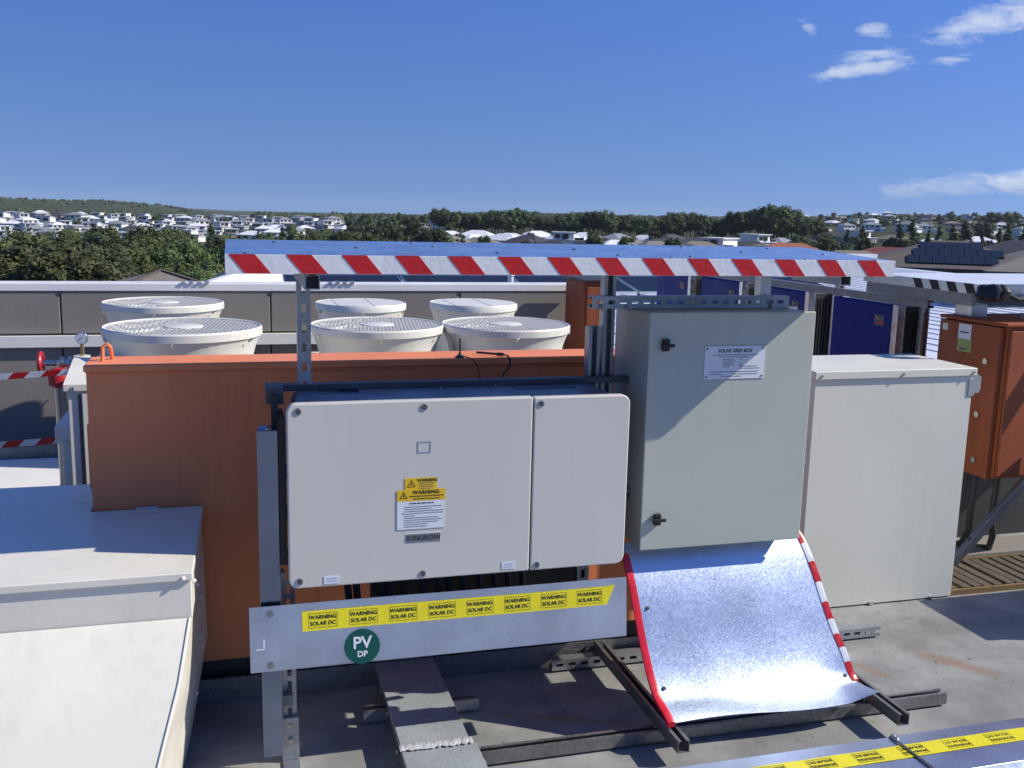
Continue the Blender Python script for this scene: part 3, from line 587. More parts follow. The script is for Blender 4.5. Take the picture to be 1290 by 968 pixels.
for x, z in ((1.4815, 1.294), (1.6845, 1.294), (1.4815, 1.201), (1.6845, 1.201)): MB().cyl((x, 2.8975, z), (x, 2.8955, z), .003, 10).build('rivet', 'dark_grey', npl)
for i, (a, b_, z) in enumerate(((1.50, 1.665, 1.273), (1.525, 1.63, 1.2665), (1.54, 1.578, 1.2585), (1.60, 1.612, 1.2585), (1.54, 1.585, 1.2525), (1.54, 1.58, 1.2465), (1.60, 1.608, 1.2465), (1.54, 1.582, 1.2405), (1.60, 1.61, 1.2405), (1.54, 1.566, 1.2345), (1.60, 1.665, 1.2345), (1.60, 1.674, 1.2275), (1.49, 1.672, 1.217), (1.494, 1.54, 1.209), (1.575, 1.667, 1.209), (1.535, 1.61, 1.2015))): dashes(npl, a, b_, z, .0024, y, 60+i)
MB().box(1.78, 1.81, 2.8994, 2.8999, 1.3275, 1.3288).build('scratch', 'sign_white', t)
for x in (1.33, 1.82): MB().box(x, x+.04, 3.06, 3.20, 1.4105, 1.4135).build('mounting_lug', 'galv', t)

# ================================================================== curved galvanised sheet under the grid box
t = thing('cover_sheet', 'curved shiny galvanised sheet sloping from under the grid box to the floor struts', 'metal sheet', (1.7, 2.9, 0))
prof = [(3.0, .612), (2.955, .555), (2.915, .48), (2.882, .40), (2.855, .33), (2.828, .268), (2.80, .215), (2.765, .168), (2.725, .132), (2.675, .105)]
NX = 28; vs = []; fs = []
def cr3(ps, k=5):
    o_ = []
    for i in range(len(ps)-1):
        p0, p1, p2, p3 = ps[max(i-1, 0)], ps[i], ps[i+1], ps[min(i+2, len(ps)-1)]
        for j in range(k):
            u = j/k; o_.append(tuple(.5*((2*p1[d])+(-p0[d]+p2[d])*u+(2*p0[d]-5*p1[d]+4*p2[d]-p3[d])*u*u+(-p0[d]+3*p1[d]-3*p2[d]+p3[d])*u**3) for d in (0, 1)))
    o_.append(ps[-1]); return o_
pf = cr3(prof)
def sheet_pt(u, k):
    y_, z_ = pf[k]; w = k/(len(pf)-1)
    x = (1.25+.065*w)*(1-u) + (1.925+.16*w)*u
    dent = math.exp(-((u-1.0)/.16)**2 - ((w-.80)/.10)**2)*.030
    ln = math.exp(-((u-.05)/.25)**2 - ((w-.93)/.10)**2)*.014
    wav = .004*math.sin(u*9+w*5)*w*(1-u*.3) + .003*math.sin(u*3.1-w*11)
    cnr = max(0, u-.86)/.14; cw = max(0, w-.82)/.18
    return (x + .012*cnr*cw, y_ + wav*.6 + dent*.5, z_ + wav + ln - dent*.8 + .03*cnr*cw*cw)
for k in range(len(pf)):
    for i in range(NX+1): vs.append(sheet_pt(i/NX, k))
for k in range(len(pf)-1):
    for i in range(NX): a = k*(NX+1)+i; fs.append((a, a+1, a+NX+2, a+NX+1))
sh_ = MB().add(vs, fs).build('sheet', 'galv_sheet', t, smooth=True)
sd = sh_.modifiers.new('thickness', 'SOLIDIFY'); sd.thickness = .0012; sd.offset = 0; es = sh_.modifiers.new('edges', 'EDGE_SPLIT'); es.split_angle = R(50)
def edge_strip(u0, u1, k0, k1, lift, name, m, side, hw):
    q = MB(); v_ = []; f_ = []
    for k in range(k0, k1+1):
        for j, (dx, dz) in enumerate(((-hw, lift), (hw*.2, lift+.004), (hw, lift), (hw*.9, -.012), (-hw*.9, -.012))):
            p = sheet_pt(side, k); v_.append((p[0]+dx, p[1]-.002, p[2]+dz))
    for k in range(k1-k0):
        for j in range(5): a = k*5+j; b_ = k*5+(j+1) % 5; f_.append((a, b_, b_+5, a+5))
    f_ += [(0, 1, 2, 3, 4), tuple(range((k1-k0)*5, (k1-k0)*5+5))]
    return q.add(v_, f_).build(name, m, t, smooth=True)
edge_strip(0, 0, 3, len(pf)-1, .003, 'red_edge_tape', 'red_plain', 0, .0125)
kk = [0, 4, 8, 12, 16, 20, 24, 28, 32, 37]
for i in range(len(kk)-1): edge_strip(0, 0, kk[i], kk[i+1], .003, 'red_edge_tape' if i % 2 == 0 else 'white_edge_tape', 'red_tape' if i % 2 == 0 else 'white_tape', 1, .0125)
for u, k in ((.055, 14), (.045, 33), (.965, 35)):
    p = sheet_pt(u, k); screw(t, (p[0], p[1]-.002, p[2]+.002), (0, -.6, .8), .0075, 'dark_grey')

# ================================================================== cable cover plate with warning tape
t = thing('cable_cover', 'long galvanised cover plate below the inverter with yellow SOLAR DC warning tape', 'cover plate', (.6, 2.9, .34))
PY = 2.80; vs = []; fs = []
def plate_pt(u, w): return (.015+u*1.184, PY + .024*w + .0012*math.sin(u*5)*w, .371 + w*.191 + .0008*math.sin(u*7))
for k in range(9):
    for i in range(25): vs.append(plate_pt(i/24, k/8))
for k in range(8):
    for i in range(24): a = k*25+i; fs.append((a, a+1, a+26, a+25))
pl = MB().add(vs, fs).build('plate', 'galv_plate', t); sd = pl.modifiers.new('thickness', 'SOLIDIFY'); sd.thickness = .002; sd.offset = 0
MB().box(.015, 1.199, PY+.003, PY+.09, .367, .3695).build('bottom_flange', 'galv_plate', t)
tu = Vector((0, .024, .191)).normalized(); tn = Vector((0, -1, 0)) - tu*Vector((0, -1, 0)).dot(tu); tn.normalize()
def pp(x, s, lift=.0): x *= 1.069; s *= 1.069; u = (x-.015)/1.184; w = s/.1925; p = Vector(plate_pt(u, w)); return p + tn*lift
q = MB(); vs = []; fs = []
for i in range(41):
    x = .155+i*(1.058-.155)/40
    vs += [pp(x, .1005, .0022), pp(x, .157, .0024)]
for i in range(40): fs.append((2*i, 2*i+2, 2*i+3, 2*i+1))
# swallow-tail end
vs[0] = pp(.156, .1005, .0022); k0 = len(vs); vs += [pp(1.084, .160, .0024), pp(1.058, .1005, .0022)]; fs.append((80, k0+1, k0, 81))
tp = q.add(vs, fs).build('warning_tape', 'yellow_tape', t)
for i in range(8):
    x = .213+i*.1128; p = pp(x, .129, .0030)
    text('WARNING', .0165, 'ink', tp, p+tu*.0095, (1, 0, 0), tu, bold=.014, spacing=1.02); text('SOLAR DC', .0165, 'ink', tp, p-tu*.0095, (1, 0, 0), tu, bold=.014, sx=.97)
    fr = MB()
    for a0, a1, b0, b1 in ((-.0424, .0424, .0212, .0221), (-.0424, .0424, -.0221, -.0212), (-.0424, -.0415, -.0212, .0212), (.0415, .0424, -.0212, .0212)):
        fr.add([p+Vector((a, 0, 0))+tu*b_ for a, b_ in ((a0, b0), (a1, b0), (a1, b1), (a0, b1))], [(0, 1, 2, 3)])
    fr.build('print_frame', 'ink', tp)
pc = pp(.320, .0435, .003); q = MB(); q.cyl(pc-tn*.0012, pc+tn*.0008, .0535, 48); pd = q.build('round_sign', 'green_disc', t, label='dark green disc reading PV DP')
text('PV', .051, 'sign_white', pd, pc+tn*.0014+tu*.011, (1, 0, 0), tu, bold=.02); text('DP', .0245, 'sign_white', pd, pc+tn*.0014-tu*.023, (1, 0, 0), tu, bold=.03)
for x, s in ((.070, .158), (.068, .015)): p = pp(x, s, .002); bolt(t, p, tn, .007, .005)
q = MB(); 
for a0, a1, b0, b1 in ((.05, .053, .06, .09), (.03, .053, .06, .063)): q.add([pp(a0, b0, .0022), pp(a1, b0, .0022), pp(a1, b1, .0022), pp(a0, b1, .0022)], [(0, 1, 2, 3)])
q.build('scuff', 'sign_white', t)

# ================================================================== cable duct on the floor, running under the inverter
t = thing('cable_trunking', 'flat metal cable trunking on the roof, coming out from under the inverter', 'trunking', (.57, 3, 0))
MB().box(.462, .672, 2.775, 3.62, .0, .070).build('trough', 'galv_dull', t); MB().box(.458, .676, 2.780, 3.62, .060, .082).build('lid', 'galv_flat', t, bevel=.002)
MB().box(.462, .69, 1.9, 2.7745, .0, .062).build('trough', 'galv_dull', t); MB().box(.457, .695, 1.9, 2.7745, .056, .076).build('lid', 'galv_flat', t, bevel=.002)
rn = random.Random(4); q = MB(); vs = []; fs = []
for i in range(31):
    x = .452+i*.0077; o1, o2 = rn.uniform(-.006, .006), rn.uniform(-.006, .006); vs += [(x, 2.763+o1, .081+rn.uniform(0, .002)), (x, 2.778, .0845+rn.uniform(0, .003)), (x, 2.795+o2, .083+rn.uniform(0, .002))]
for i in range(30): fs += [(3*i, 3*i+3, 3*i+4, 3*i+1), (3*i+1, 3*i+4, 3*i+5, 3*i+2)]
q.add(vs, fs).build('foil_tape', 'foil', t)
for x, y_ in ((.452, 2.81), (.682, 2.80), (.455, 3.2), (.679, 3.24), (.452, 2.7), (.70, 2.69), (.455, 3.05)): MB().lathe((x, y_, .05), [(.001, .012), (.006, .009), (.0075, .0), (.006, -.009), (.001, -.012)], 10).build('rivet', 'steel_bolt', t, smooth=True)

# ================================================================== cable tray cover across the bottom right corner
t = thing('cable_tray', 'grey metal cable tray cover with yellow warning tape in the bottom right corner', 'cable tray', (1.9, 2.3, 0))
MB().box(.85, 1.955, 2.215, 2.43, .06, .118).build('cover', 'galv_plate', t, bevel=.003); MB().box(1.957, 3.4, 2.213, 2.432, .06, .120).build('cover', 'galv_plate', t, bevel=.003)
MB().box(.85, 3.4, 2.16, 2.214, .0, .085).build('side_rail', 'alu', t, bevel=.002); MB().box(.85, 3.4, 2.23, 2.42, .0, .06).build('trough', 'galv_dull', t)
for i in range(36): MB().cyl((1.5+i*.05, 2.1594, .05), (1.5+i*.05, 2.1599, .05), .011, 10).build('punched_hole', 'ink', t)
q = MB(); vs = []; fs = []
for i in range(51): x = 1.25+i*2.1/50; w_ = .0006*math.sin(i*1.3); zz = .1185 if x < 1.956 else .1205; vs += [(x, 2.300+.01*math.sin(x*.6), zz+.0008), (x, 2.366+.01*math.sin(x*.6), zz+.0008+w_)]
for i in range(50): fs.append((2*i, 2*i+2, 2*i+3, 2*i+1))
tp = q.add(vs, fs).build('warning_tape', 'yellow_tape', t)
for i in range(10):
    x = 1.33+i*.16; zz = .1218 if x > 1.9 else .1208; p = Vector((x, 2.333+.01*math.sin(x*.6), zz))
    text('WARNING', .0165, 'ink', tp, p-Vector((0, .0105, 0)), (-1, 0, 0), (0, -1, 0), bold=.018, spacing=1.06); text('SOLAR DC', .0165, 'ink', tp, p+Vector((0, .0105, 0)), (-1, 0, 0), (0, -1, 0), bold=.018)
    fr = MB()
    for a0, a1, b0, b1 in ((-.043, .043, .0225, .0235), (-.043, .043, -.0235, -.0225), (-.043, -.042, -.0225, .0225), (.042, .043, -.0225, .0225)): fr.box(p.x+a0, p.x+a1, p.y+b0, p.y+b1, zz-.0002, zz+.0002)
    fr.build('print_frame', 'ink', tp)
MB().tube([(1.945, 2.44, .10), (1.95, 2.425, .123), (1.956, 2.3, .1235), (1.96, 2.215, .124), (1.962, 2.20, .10)], .004, 6).build('joint_strap', 'steel_bolt', t, smooth=True)
for y_ in (2.42, 2.405, 2.225, 2.21): MB().lathe((1.955, y_, .124), [(.001, .008), (.007, .005), (.008, .0), (.006, -.006)], 8).build('nut', 'steel_bolt', t)
for x in (1.42, 2.45):
    for d in (0, .05): MB().prism([(x+d, 2.45), (x+d+.028, 2.45), (x+d, 2.46)], 'z', .0, .03).build('tray_clip', 'galv_dull', t); MB().add([(x+d, 2.452, .03), (x+d+.03, 2.452, .03), (x+d, 2.452, .075), (x+d, 2.456, .03), (x+d+.03, 2.456, .03), (x+d, 2.456, .075)], [(0, 1, 2), (5, 4, 3), (0, 3, 4, 1), (1, 4, 5, 2), (2, 5, 3, 0)]).build('tray_clip', 'galv_dull', t)

# ================================================================== white cabinet right of the grid box
t = thing('white_cabinet', 'plain off-white steel cabinet standing on the roof right of the grid box', 'cabinet', (2.87, 3.85, 0))
MB().box(2.368, 3.172, 3.628, 4.06, .006, 1.045).build('body', 'cream_paint', t, bevel=.003)
MB().box(2.359, 3.181, 3.615, 4.072, 1.046, 1.082).build('lid', 'cream_paint', t, bevel=.004)
for x in (2.385, 2.79, 3.155):
    q = MB(); q.beam((x-.007, 3.612, 1.054), (x+.008, 3.612, 1.066), .006, .008); q.build('clip', 'steel_bolt', t)
for x in (2.73, 3.05): MB().box(x, x+.02, 3.62, 3.6275, .004, .016).build('foot_clip', 'alu', t)
MB().prism([(3.182, .96), (3.235, .96), (3.245, .975), (3.245, 1.03), (3.228, 1.045), (3.182, 1.045)], 'y', 3.66, 3.664).build('hasp', 'alu', t)
MB().box(3.15, 3.1815, 3.6235, 3.6275, .955, 1.03).build('hasp_plate', 'alu', t)

# ================================================================== white duct in the left foreground
t = thing('air_duct', 'large white sheet-metal duct with sloping hood in the left foreground', 'duct', (-1, 3, 0))
X0 = -2.6
MB().prism([(X0, 2.75), (-.139, 2.75), (-.130, 3.385), (-.476, 3.385), (-.476, 3.73), (X0, 3.73)], 'z', .576, .690).build('body', 'white_paint', t, bevel=.003)
MB().prism([(X0, 2.738), (-.134, 2.738), (-.124, 3.383), (-.478, 3.383), (-.478, 3.735), (X0, 3.735)], 'z', .691, .715).build('top_cover', 'white_paint', t, bevel=.004)
MB().add([(X0, 2.747, .580), (-.146, 2.747, .580), (-.172, 2.60, .455), (-.225, 2.44, .29), (-.295, 2.20, .0), (X0, 2.20, .0), (X0, 2.44, .29), (X0, 2.60, .455)], [(0, 1, 2, 7), (7, 2, 3, 6), (6, 3, 4, 5)]).build('hood', 'white_paint', t, smooth=True)
MB().add([(-.1455, 2.747, .582), (-.172, 2.60, .455), (-.225, 2.44, .29), (-.295, 2.20, .0), (-.21, 2.75, .0), (-.178, 3.14, .0), (-.123, 3.36, .257), (-.128, 3.385, .58), (-.16, 2.95, .25)], [(0, 1, 8), (1, 2, 8), (2, 3, 8), (3, 4, 8), (4, 5, 8), (5, 6, 8), (6, 7, 8), (7, 0, 8)]).build('end_panel', 'white_paint', t)
q = MB(); q.tube([(-.146, 2.745, .58), (-.172, 2.598, .455), (-.225, 2.438, .29), (-.295, 2.198, .0)], .004, 6); q.build('seam', 'white_paint', t, smooth=True)
for p in ((-.160, 2.737, .700), (-.134, 2.80, .668), (-.133, 2.95, .60), (-.128, 3.1, .50), (-.137, 3.2, .32), (-.155, 3.15, .15)): MB().lathe(p, [(.001, .006), (.0055, .004), (.007, 0), (.0055, -.004), (.001, -.006)], 10).build('screw', 'fan_white', t, smooth=True)
q = MB(); q.tube([(-.335+i*.006, 3.382-.003*math.sin(i), .717+.0015*(i % 2)) for i in range(12)], .0035, 6); q.build('sealant', 'foam', t, smooth=True)

# ================================================================== left background corner
t = thing('pale_cabinet', 'narrow pale grey cabinet with a sloped top at the left end of the orange cabinet', 'cabinet', (-.6, 4.45, 0))
MB().box(-.675, -.50, 4.32, 4.6, 0, .955).build('body', 'white_paint', t, bevel=.003)
MB().prism([(4.305, .955), (4.305, .985), (4.6, 1.05), (4.62, 1.05), (4.62, .955)], 'x', -.69, -.49).build('hood', 'white_paint', t, bevel=.003)
MB().box(-.635, -.625, 4.312, 4.3195, .05, .94).build('door_gap', 'ink', t); MB().box(-.62, -.505, 4.310, 4.3192, .05, .945).build('door', 'white_paint', t, bevel=.002)
bolt(t, (-.655, 4.305, .965), (0, -1, 0), .006, .006)
t = thing('small_box', 'small grey plastic box with a chamfered top left of the pale cabinet', 'box', (-.75, 4.7, 0))
MB().prism([(-.80, 0), (-.70, 0), (-.70, .44), (-.715, .455), (-.79, .455), (-.80, .44)], 'y', 4.62, 4.72).build('casing', 'grey_paint', t, bevel=.003); MB().box(-.795, -.705, 4.60, 4.6195, .05, .42).build('lid', 'grey_paint', t, bevel=.002)
t = thing('plinth', 'low white painted plinth along the parapet at far left', 'plinth', (-1.6, 5.9, 0))
MB().box(-3.2, -.86, 5.66, 6.3, 0, .2).build('slab', 'coping', t, bevel=.006); MB().box(-3.2, -.87, 6.31, 6.5, 0, .27).build('kerb', 'blue_paint' if False else 'galv_dull', t, bevel=.004)
t = thing('standpipe', 'pale riser pipe with pressure gauge and red hand valve beside the orange cabinet', 'pipe', (-.75, 5.25, 0))
MB().cyl((-.745, 5.25, 0), (-.745, 5.25, .955), .036, 20).build('riser', 'cream_paint', t, smooth=True); MB().cyl((-.745, 5.25, .955), (-.745, 5.25, .968), .04, 20).build('flange', 'cream_paint', t, smooth=True)
MB().cyl((-.742, 5.25, .968), (-.742, 5.25, 1.025), .009, 10).build('stem', 'brass', t, smooth=True)
g_ = MB().cyl((-.738, 5.262, 1.056), (-.742, 5.238, 1.056), .030, 28).build('gauge', 'alu', t, bevel=.003)
MB().cyl((-.7423, 5.2375, 1.056), (-.7424, 5.2365, 1.056), .025, 28).build('dial', 'sign_white', g_); MB().beam((-.755, 5.2362, 1.045), (-.735, 5.2362, 1.064), .003, .0006, (0, 1, 0)).build('needle', 'ink', g_)
q = MB(); q.cyl((-.78, 5.26, .93), (-.85, 5.26, .93), .022, 14); q.cyl((-.80, 5.26, .93), (-.812, 5.26, .93), .034, 14); q.cyl((-.835, 5.26, .93), (-.847, 5.26, .93), .034, 14); q.build('valve_body', 'steel_bolt', t, smooth=True)
MB().cyl((-.862, 5.26, .93), (-.93, 5.26, .93), .016, 12).build('valve_stem', 'steel_bolt', t, smooth=True)
q = MB(); ring = [(-.935, 5.26+.052*math.cos(R(a)), .93+.052*math.sin(R(a))) for a in range(0, 361, 20)]; q.tube(ring, .011, 8)
for a in (0, 90): q.beam((-.935, 5.26-.05*math.cos(R(a)), .93-.05*math.sin(R(a))), (-.935, 5.26+.05*math.cos(R(a)), .93+.05*math.sin(R(a))), .012, .012, (1, 0, 0))
q.build('hand_wheel', 'red_valve', t, smooth=True)
q = MB(); q.lathe((-.85, 5.22, .87), [(.001, .045), (.03, .04), (.046, .02), (.05, 0), (.05, -.04), (.04, -.05)], 18); q.build('red_coupling', 'red_valve', t, smooth=True)
MB().tube([(-.85, 5.22, .83), (-.85, 5.24, .7), (-.85, 5.26, .4), (-.85, 5.26, 0)], .03, 12).build('pipe_leg', 'steel_bolt', t, smooth=True)
def barrier(z0, z1, label, y):
    t = thing('barrier_tape', label, 'tape', (-1.2, y, z0), 'red and white barrier tapes'); N_ = 22; x0, x1 = -2.3, -.70
    for i in range(N_):
        a, b_ = x0+(x1-x0)*i/N_, x0+(x1-x0)*(i+1)/N_; za = z0+(z1-z0)*i/N_-.03*math.sin(math.pi*i/N_); zb = z0+(z1-z0)*(i+1)/N_-.03*math.sin(math.pi*(i+1)/N_); sh = .03
        q = MB(); vs = [(a, y, za-.016), (b_, y, zb-.016), (b_+sh, y-.006, zb+.016), (a+sh, y-.006, za+.016)]; vs += [(p[0], p[1]+.0012, p[2]) for p in vs]
        q.add(vs, [(0, 1, 2, 3), (7, 6, 5, 4), (0, 4, 5, 1), (2, 6, 7, 3), (1, 5, 6, 2), (3, 7, 4, 0)]).build('red_band' if i % 2 else 'white_band', 'red_tape' if i % 2 else 'white_tape', t)
barrier(.905, .915, 'upper red and white barrier tape strung to the standpipe', 5.12); barrier(.63, .628, 'lower red and white barrier tape strung to the pale cabinet', 4.9)

# grit, dry leaf bits and flakes lying on the roof
q = MB(); r = random.Random(5)
for i in range(900):
    x, y_ = r.uniform(-.2, 4.2), r.uniform(2.2, 4.2); s = r.uniform(.0012, .0045)
    if r.random() < .06: s *= 2.2
    a = r.uniform(0, 6.28); c_, s_ = math.cos(a)*s, math.sin(a)*s; h = s*r.uniform(.2, .6)
    q.add([(x+c_, y_+s_, .0006), (x-s_*.7, y_+c_*.7, .0006), (x-c_, y_-s_, .0006), (x+s_*.6, y_-c_*.6, .0006), (x, y_, .0006+h)], [(0, 1, 4), (1, 2, 4), (2, 3, 4), (3, 0, 4)])
mat('grit_mix', (.20, .17, .13), .9, var=.6, vs=60); q.build('grit', 'grit_mix', kind='stuff', label='grit and dry leaf bits scattered on the roof', cat='grit')

# ================================================================== second row of equipment, running away on the right
def blue_inverter(y0, y1, label):
    t = thing('blue_inverter', label, 'inverter', (3.55, (y0+y1)/2, .5), 'row of blue inverters')
    MB().box(3.500, 3.535, y0+.045, y1, .50, 1.262).build('front_cover', 'blue_paint', t, bevel=.012, seg=3)
    MB().box(3.536, 3.68, y0+.02, y1, .50, 1.255).build('casing', 'dark_grey', t, bevel=.004)
    MB().box(3.495, 3.545, y0-.005, y0+.040, .40, 1.265).build('side_frame', 'alu', t, bevel=.002)
    MB().box(3.665, 3.685, y0-.005, y0+.019, .40, 1.262).build('side_frame', 'alu', t)
    for k in range(5): MB().box(3.56+k*.02, 3.566+k*.02, y0+.012, y0+.0195, .55, 1.22).build('cooling_fin', 'dark_grey', t)
    lg = MB().box(3.4975, 3.4996, y0+.11, y0+.20, 1.135, 1.195).build('logo_sticker', 'ink_grey', t)
    yy = y0+.155
    MB().add([(3.4968, yy+.04, 1.145), (3.4968, yy-.04, 1.145), (3.4968, yy-.035, 1.165)], [(0, 1, 2)]).build('logo_swoosh', 'red_tape', lg); MB().add([(3.4968, yy+.035, 1.19), (3.4968, yy-.0, 1.172), (3.4968, yy+.02, 1.17)], [(0, 1, 2)]).build('logo_swoosh', 'yellow_sign', lg)
blue_inverter(4.62, 5.24, 'blue inverter nearest the white cabinet, large blue panel in view')
blue_inverter(5.50, 6.12, 'second blue inverter of the receding row, partly behind the grid box')
blue_inverter(6.36, 7.02, 'third blue inverter of the receding row, above the slotted rail')
blue_inverter(7.20, 7.86, 'farthest blue inverter, just right of the middle steel post')
t = thing('strut_frame', 'steel strut frame carrying the row of blue inverters', 'frame', (3.6, 6, 0))
for y_ in (4.56, 5.36, 6.24, 7.1, 7.95): channel(MB(), (3.62, y_, 0), (3.62, y_, 1.40), .041, (0, -1, 0)).build('post', 'alu', t)
channel(MB(), (3.53, 4.4, 1.29), (3.53, 8.0, 1.29), .041, (1, 0, 0)).build('rail', 'galv_dull', t); channel(MB(), (3.70, 4.3, .62), (3.70, 8.0, .62), .041, (1, 0, 0)).build('rail', 'galv_dull', t)
channel(MB(), (3.75, 4.28, 1.05), (4.7, 4.28, 1.05), .041, (0, 1, 0), slots=True).build('cross_rail', 'alu', t)
t = thing('white_sun_shade', 'white metal sun shade over the blue inverters with black and white tape at its end', 'sun shade', (3.9, 6, 1.4))
MB().box(3.382, 4.75, 3.90, 4.78, 1.425, 1.432).build('roof_sheet', 'white_metal_roof', t); MB().box(3.377, 3.381, 3.90, 4.78, 1.385, 1.434).build('side_fascia', 'alu', t)
MB().box(3.40, 3.425, 3.95, 4.78, 1.325, 1.384).build('edge_beam', 'galv_dull', t); MB().box(3.384, 4.75, 3.895, 3.8995, 1.385, 1.434).build('end_fascia', 'alu', t)
for i in range(4):
    y0 = 3.93+i*.125; MB().add([(3.3755, y0, 1.434), (3.3755, y0+.06, 1.434), (3.3755, y0+.03, 1.386), (3.3755, y0-.03, 1.386)], [(0, 1, 2, 3)]).build('black_stripe', 'ink', t)
for x, y_, r in ((3.385, 3.86, .036), (3.41, 3.83, .042), (3.45, 3.82, .04)):
    q = MB(); q.lathe((x, y_, 1.40), [(.001, r), (r*.6, r*.85), (r, .2*r), (r*.95, -.5*r), (r*.5, -1.0*r), (.001, -1.1*r)], 12); q.v = [(a+.006*math.sin(c_*90), b_+.006*math.cos(c_*110+a*80), c_) for a, b_, c_ in q.v]; q.build('end_wrap', 'black_plastic', t, smooth=True)
MB().tube([(3.45, 3.80, 1.40), (3.52, 3.79, 1.37), (3.62, 3.79, 1.39), (3.8, 3.79, 1.38)], .012, 8).build('cable', 'rubber', t, smooth=True)
t = thing('cross_strut', 'dark steel strut lying over the right orange enclosure', 'strut', (4.1, 4.35, 1.3)); MB().box(3.72, 5.0, 4.36, 4.40, 1.285, 1.325).build('bar', 'galv_dull', t, bevel=.003); MB().beam((3.72, 3.98, 1.275), (4.3, 3.6, 1.235), .05, .025).build('bar', 'galv_dull', t); MB().box(3.60, 3.70, 4.18, 4.3, 1.245, 1.31).build('clamp', 'alu', t, bevel=.004)
# orange enclosure at the right edge
t = thing('orange_enclosure', 'orange electrical enclosure with a green label at the right edge', 'enclosure', (3.8, 4.1, .3))
MB().box(3.575, 4.25, 3.885, 4.33, .475, 1.228).build('body', 'orange_shaded', t, bevel=.006); MB().box(3.545, 3.574, 3.905, 4.335, .47, 1.225).build('door', 'orange_shaded', t, bevel=.006, seg=3)
MB().box(3.548, 4.27, 3.87, 4.345, 1.229, 1.247).build('rain_lid', 'orange_shaded', t, bevel=.005)
MB().box(3.58, 4.24, 3.868, 3.884, .49, 1.21).build('side_door', 'orange_shaded', t, bevel=.004)
for y_, z in ((3.98, 1.05), (4.0, .78), (3.99, .55)): MB().cyl((3.5448, y_, z), (3.536, y_, z), .015, 16).build('lock', 'steel_bolt', t, smooth=True)
lb = MB().box(3.543, 3.5446, 4.10, 4.19, 1.14, 1.215).build('label_plate', 'sign_white', t); mat('label_green', (.30, .36, .10), .5)
MB().box(3.5435, 3.5447, 4.09, 4.19, 1.075, 1.139).build('label_plate', 'label_green', t); MB().box(3.5425, 3.5429, 4.12, 4.17, 1.085, 1.095).build('fine_print', 'ink_grey', t); MB().box(3.5425, 3.5429, 4.115, 4.175, 1.17, 1.178).build('fine_print', 'ink_grey', lb)
MB().box(3.5435, 3.5447, 4.27, 4.31, 1.17, 1.205).build('label_plate', 'cream_paint', t)
for i, (x, y_) in enumerate(((3.62, 4.27), (3.64, 4.17), (3.62, 4.05), (3.68, 3.97))):
    q = MB(); q.tube([(x, y_, .49), (x, y_, .38), (x-.01, y_, .25), (x-.04+.02*i, y_+.01, .15), (x-.1+.05*i, y_+.06, .06), (x-.1+.05*i, y_+.2, .02)], .017, 10); props(q.build('conduit', 'dark_grey', None, smooth=True), 'grey conduit below the right orange enclosure, %s from the left' % orn(i+1), 'conduit', 'conduits below the orange enclosure')
t = thing('diagonal_strut', 'grey steel strut leaning diagonally in front of the right orange enclosure', 'strut', (3.4, 3.95, 0)); MB().beam((3.42, 3.93, .03), (3.90, 3.79, .72), .041, .035).build('bar', 'galv_dull', t, bevel=.003); MB().box(3.38, 3.46, 3.88, 3.98, 0, .012).build('foot', 'galv_dull', t); MB().cyl((3.50, 3.895, .16), (3.50, 3.91, .16), .016, 10).build('clamp', 'dark_grey', t)
t = thing('duckboard', 'weathered timber slat mat on the roof behind the white cabinet', 'duckboard', (3.6, 3.8, 0))
for i in range(13): x = 3.19+i*.062+.003*((i*7) % 4); MB().box(x, x+.046, 3.655, 3.975, .012, .030+.002*(i % 3)).build('slat', 'timber', t, bevel=.003)
MB().box(3.18, 3.99, 3.638, 3.653, 0, .026).build('edge_strip', 'yellow_edge', t); MB().box(3.18, 3.99, 3.978, 3.990, 0, .034).build('edge_strip', 'yellow_edge', t); MB().box(3.18, 3.99, 3.66, 3.97, .0, .011).build('backing', 'dark_grey', t)
t = thing('low_step', 'flat grey concrete step behind the timber mat', 'step', (3.6, 4.1, 0)); MB().box(3.2, 4.3, 3.995, 4.2, 0, .05).build('slab', 'wall_concrete', t, bevel=.006)
MB().box(3.56, 4.6, 4.36, 4.55, 0, .62).build('dark_plinth', 'dark_grey', t)
t = thing('added_shadow_cabinet', 'unseen low grey cabinet added beyond the right edge to shade the roof', 'cabinet', (3.85, 3.25, 0)); MB().box(3.80, 4.5, 2.95, 3.37, .04, .62).build('body', 'grey_paint', t, bevel=.005); MB().box(3.79, 4.51, 2.94, 3.38, .62, .645).build('lid', 'grey_paint', t, bevel=.004); MB().box(3.82, 4.48, 2.97, 3.35, 0, .04).build('plinth', 'dark_grey', t); MB().box(3.85, 4.42, 2.944, 2.9495, .08, .58).build('door', 'grey_paint', t, bevel=.002)  # unseen cabinet, added only to cast the shadow on the roof here
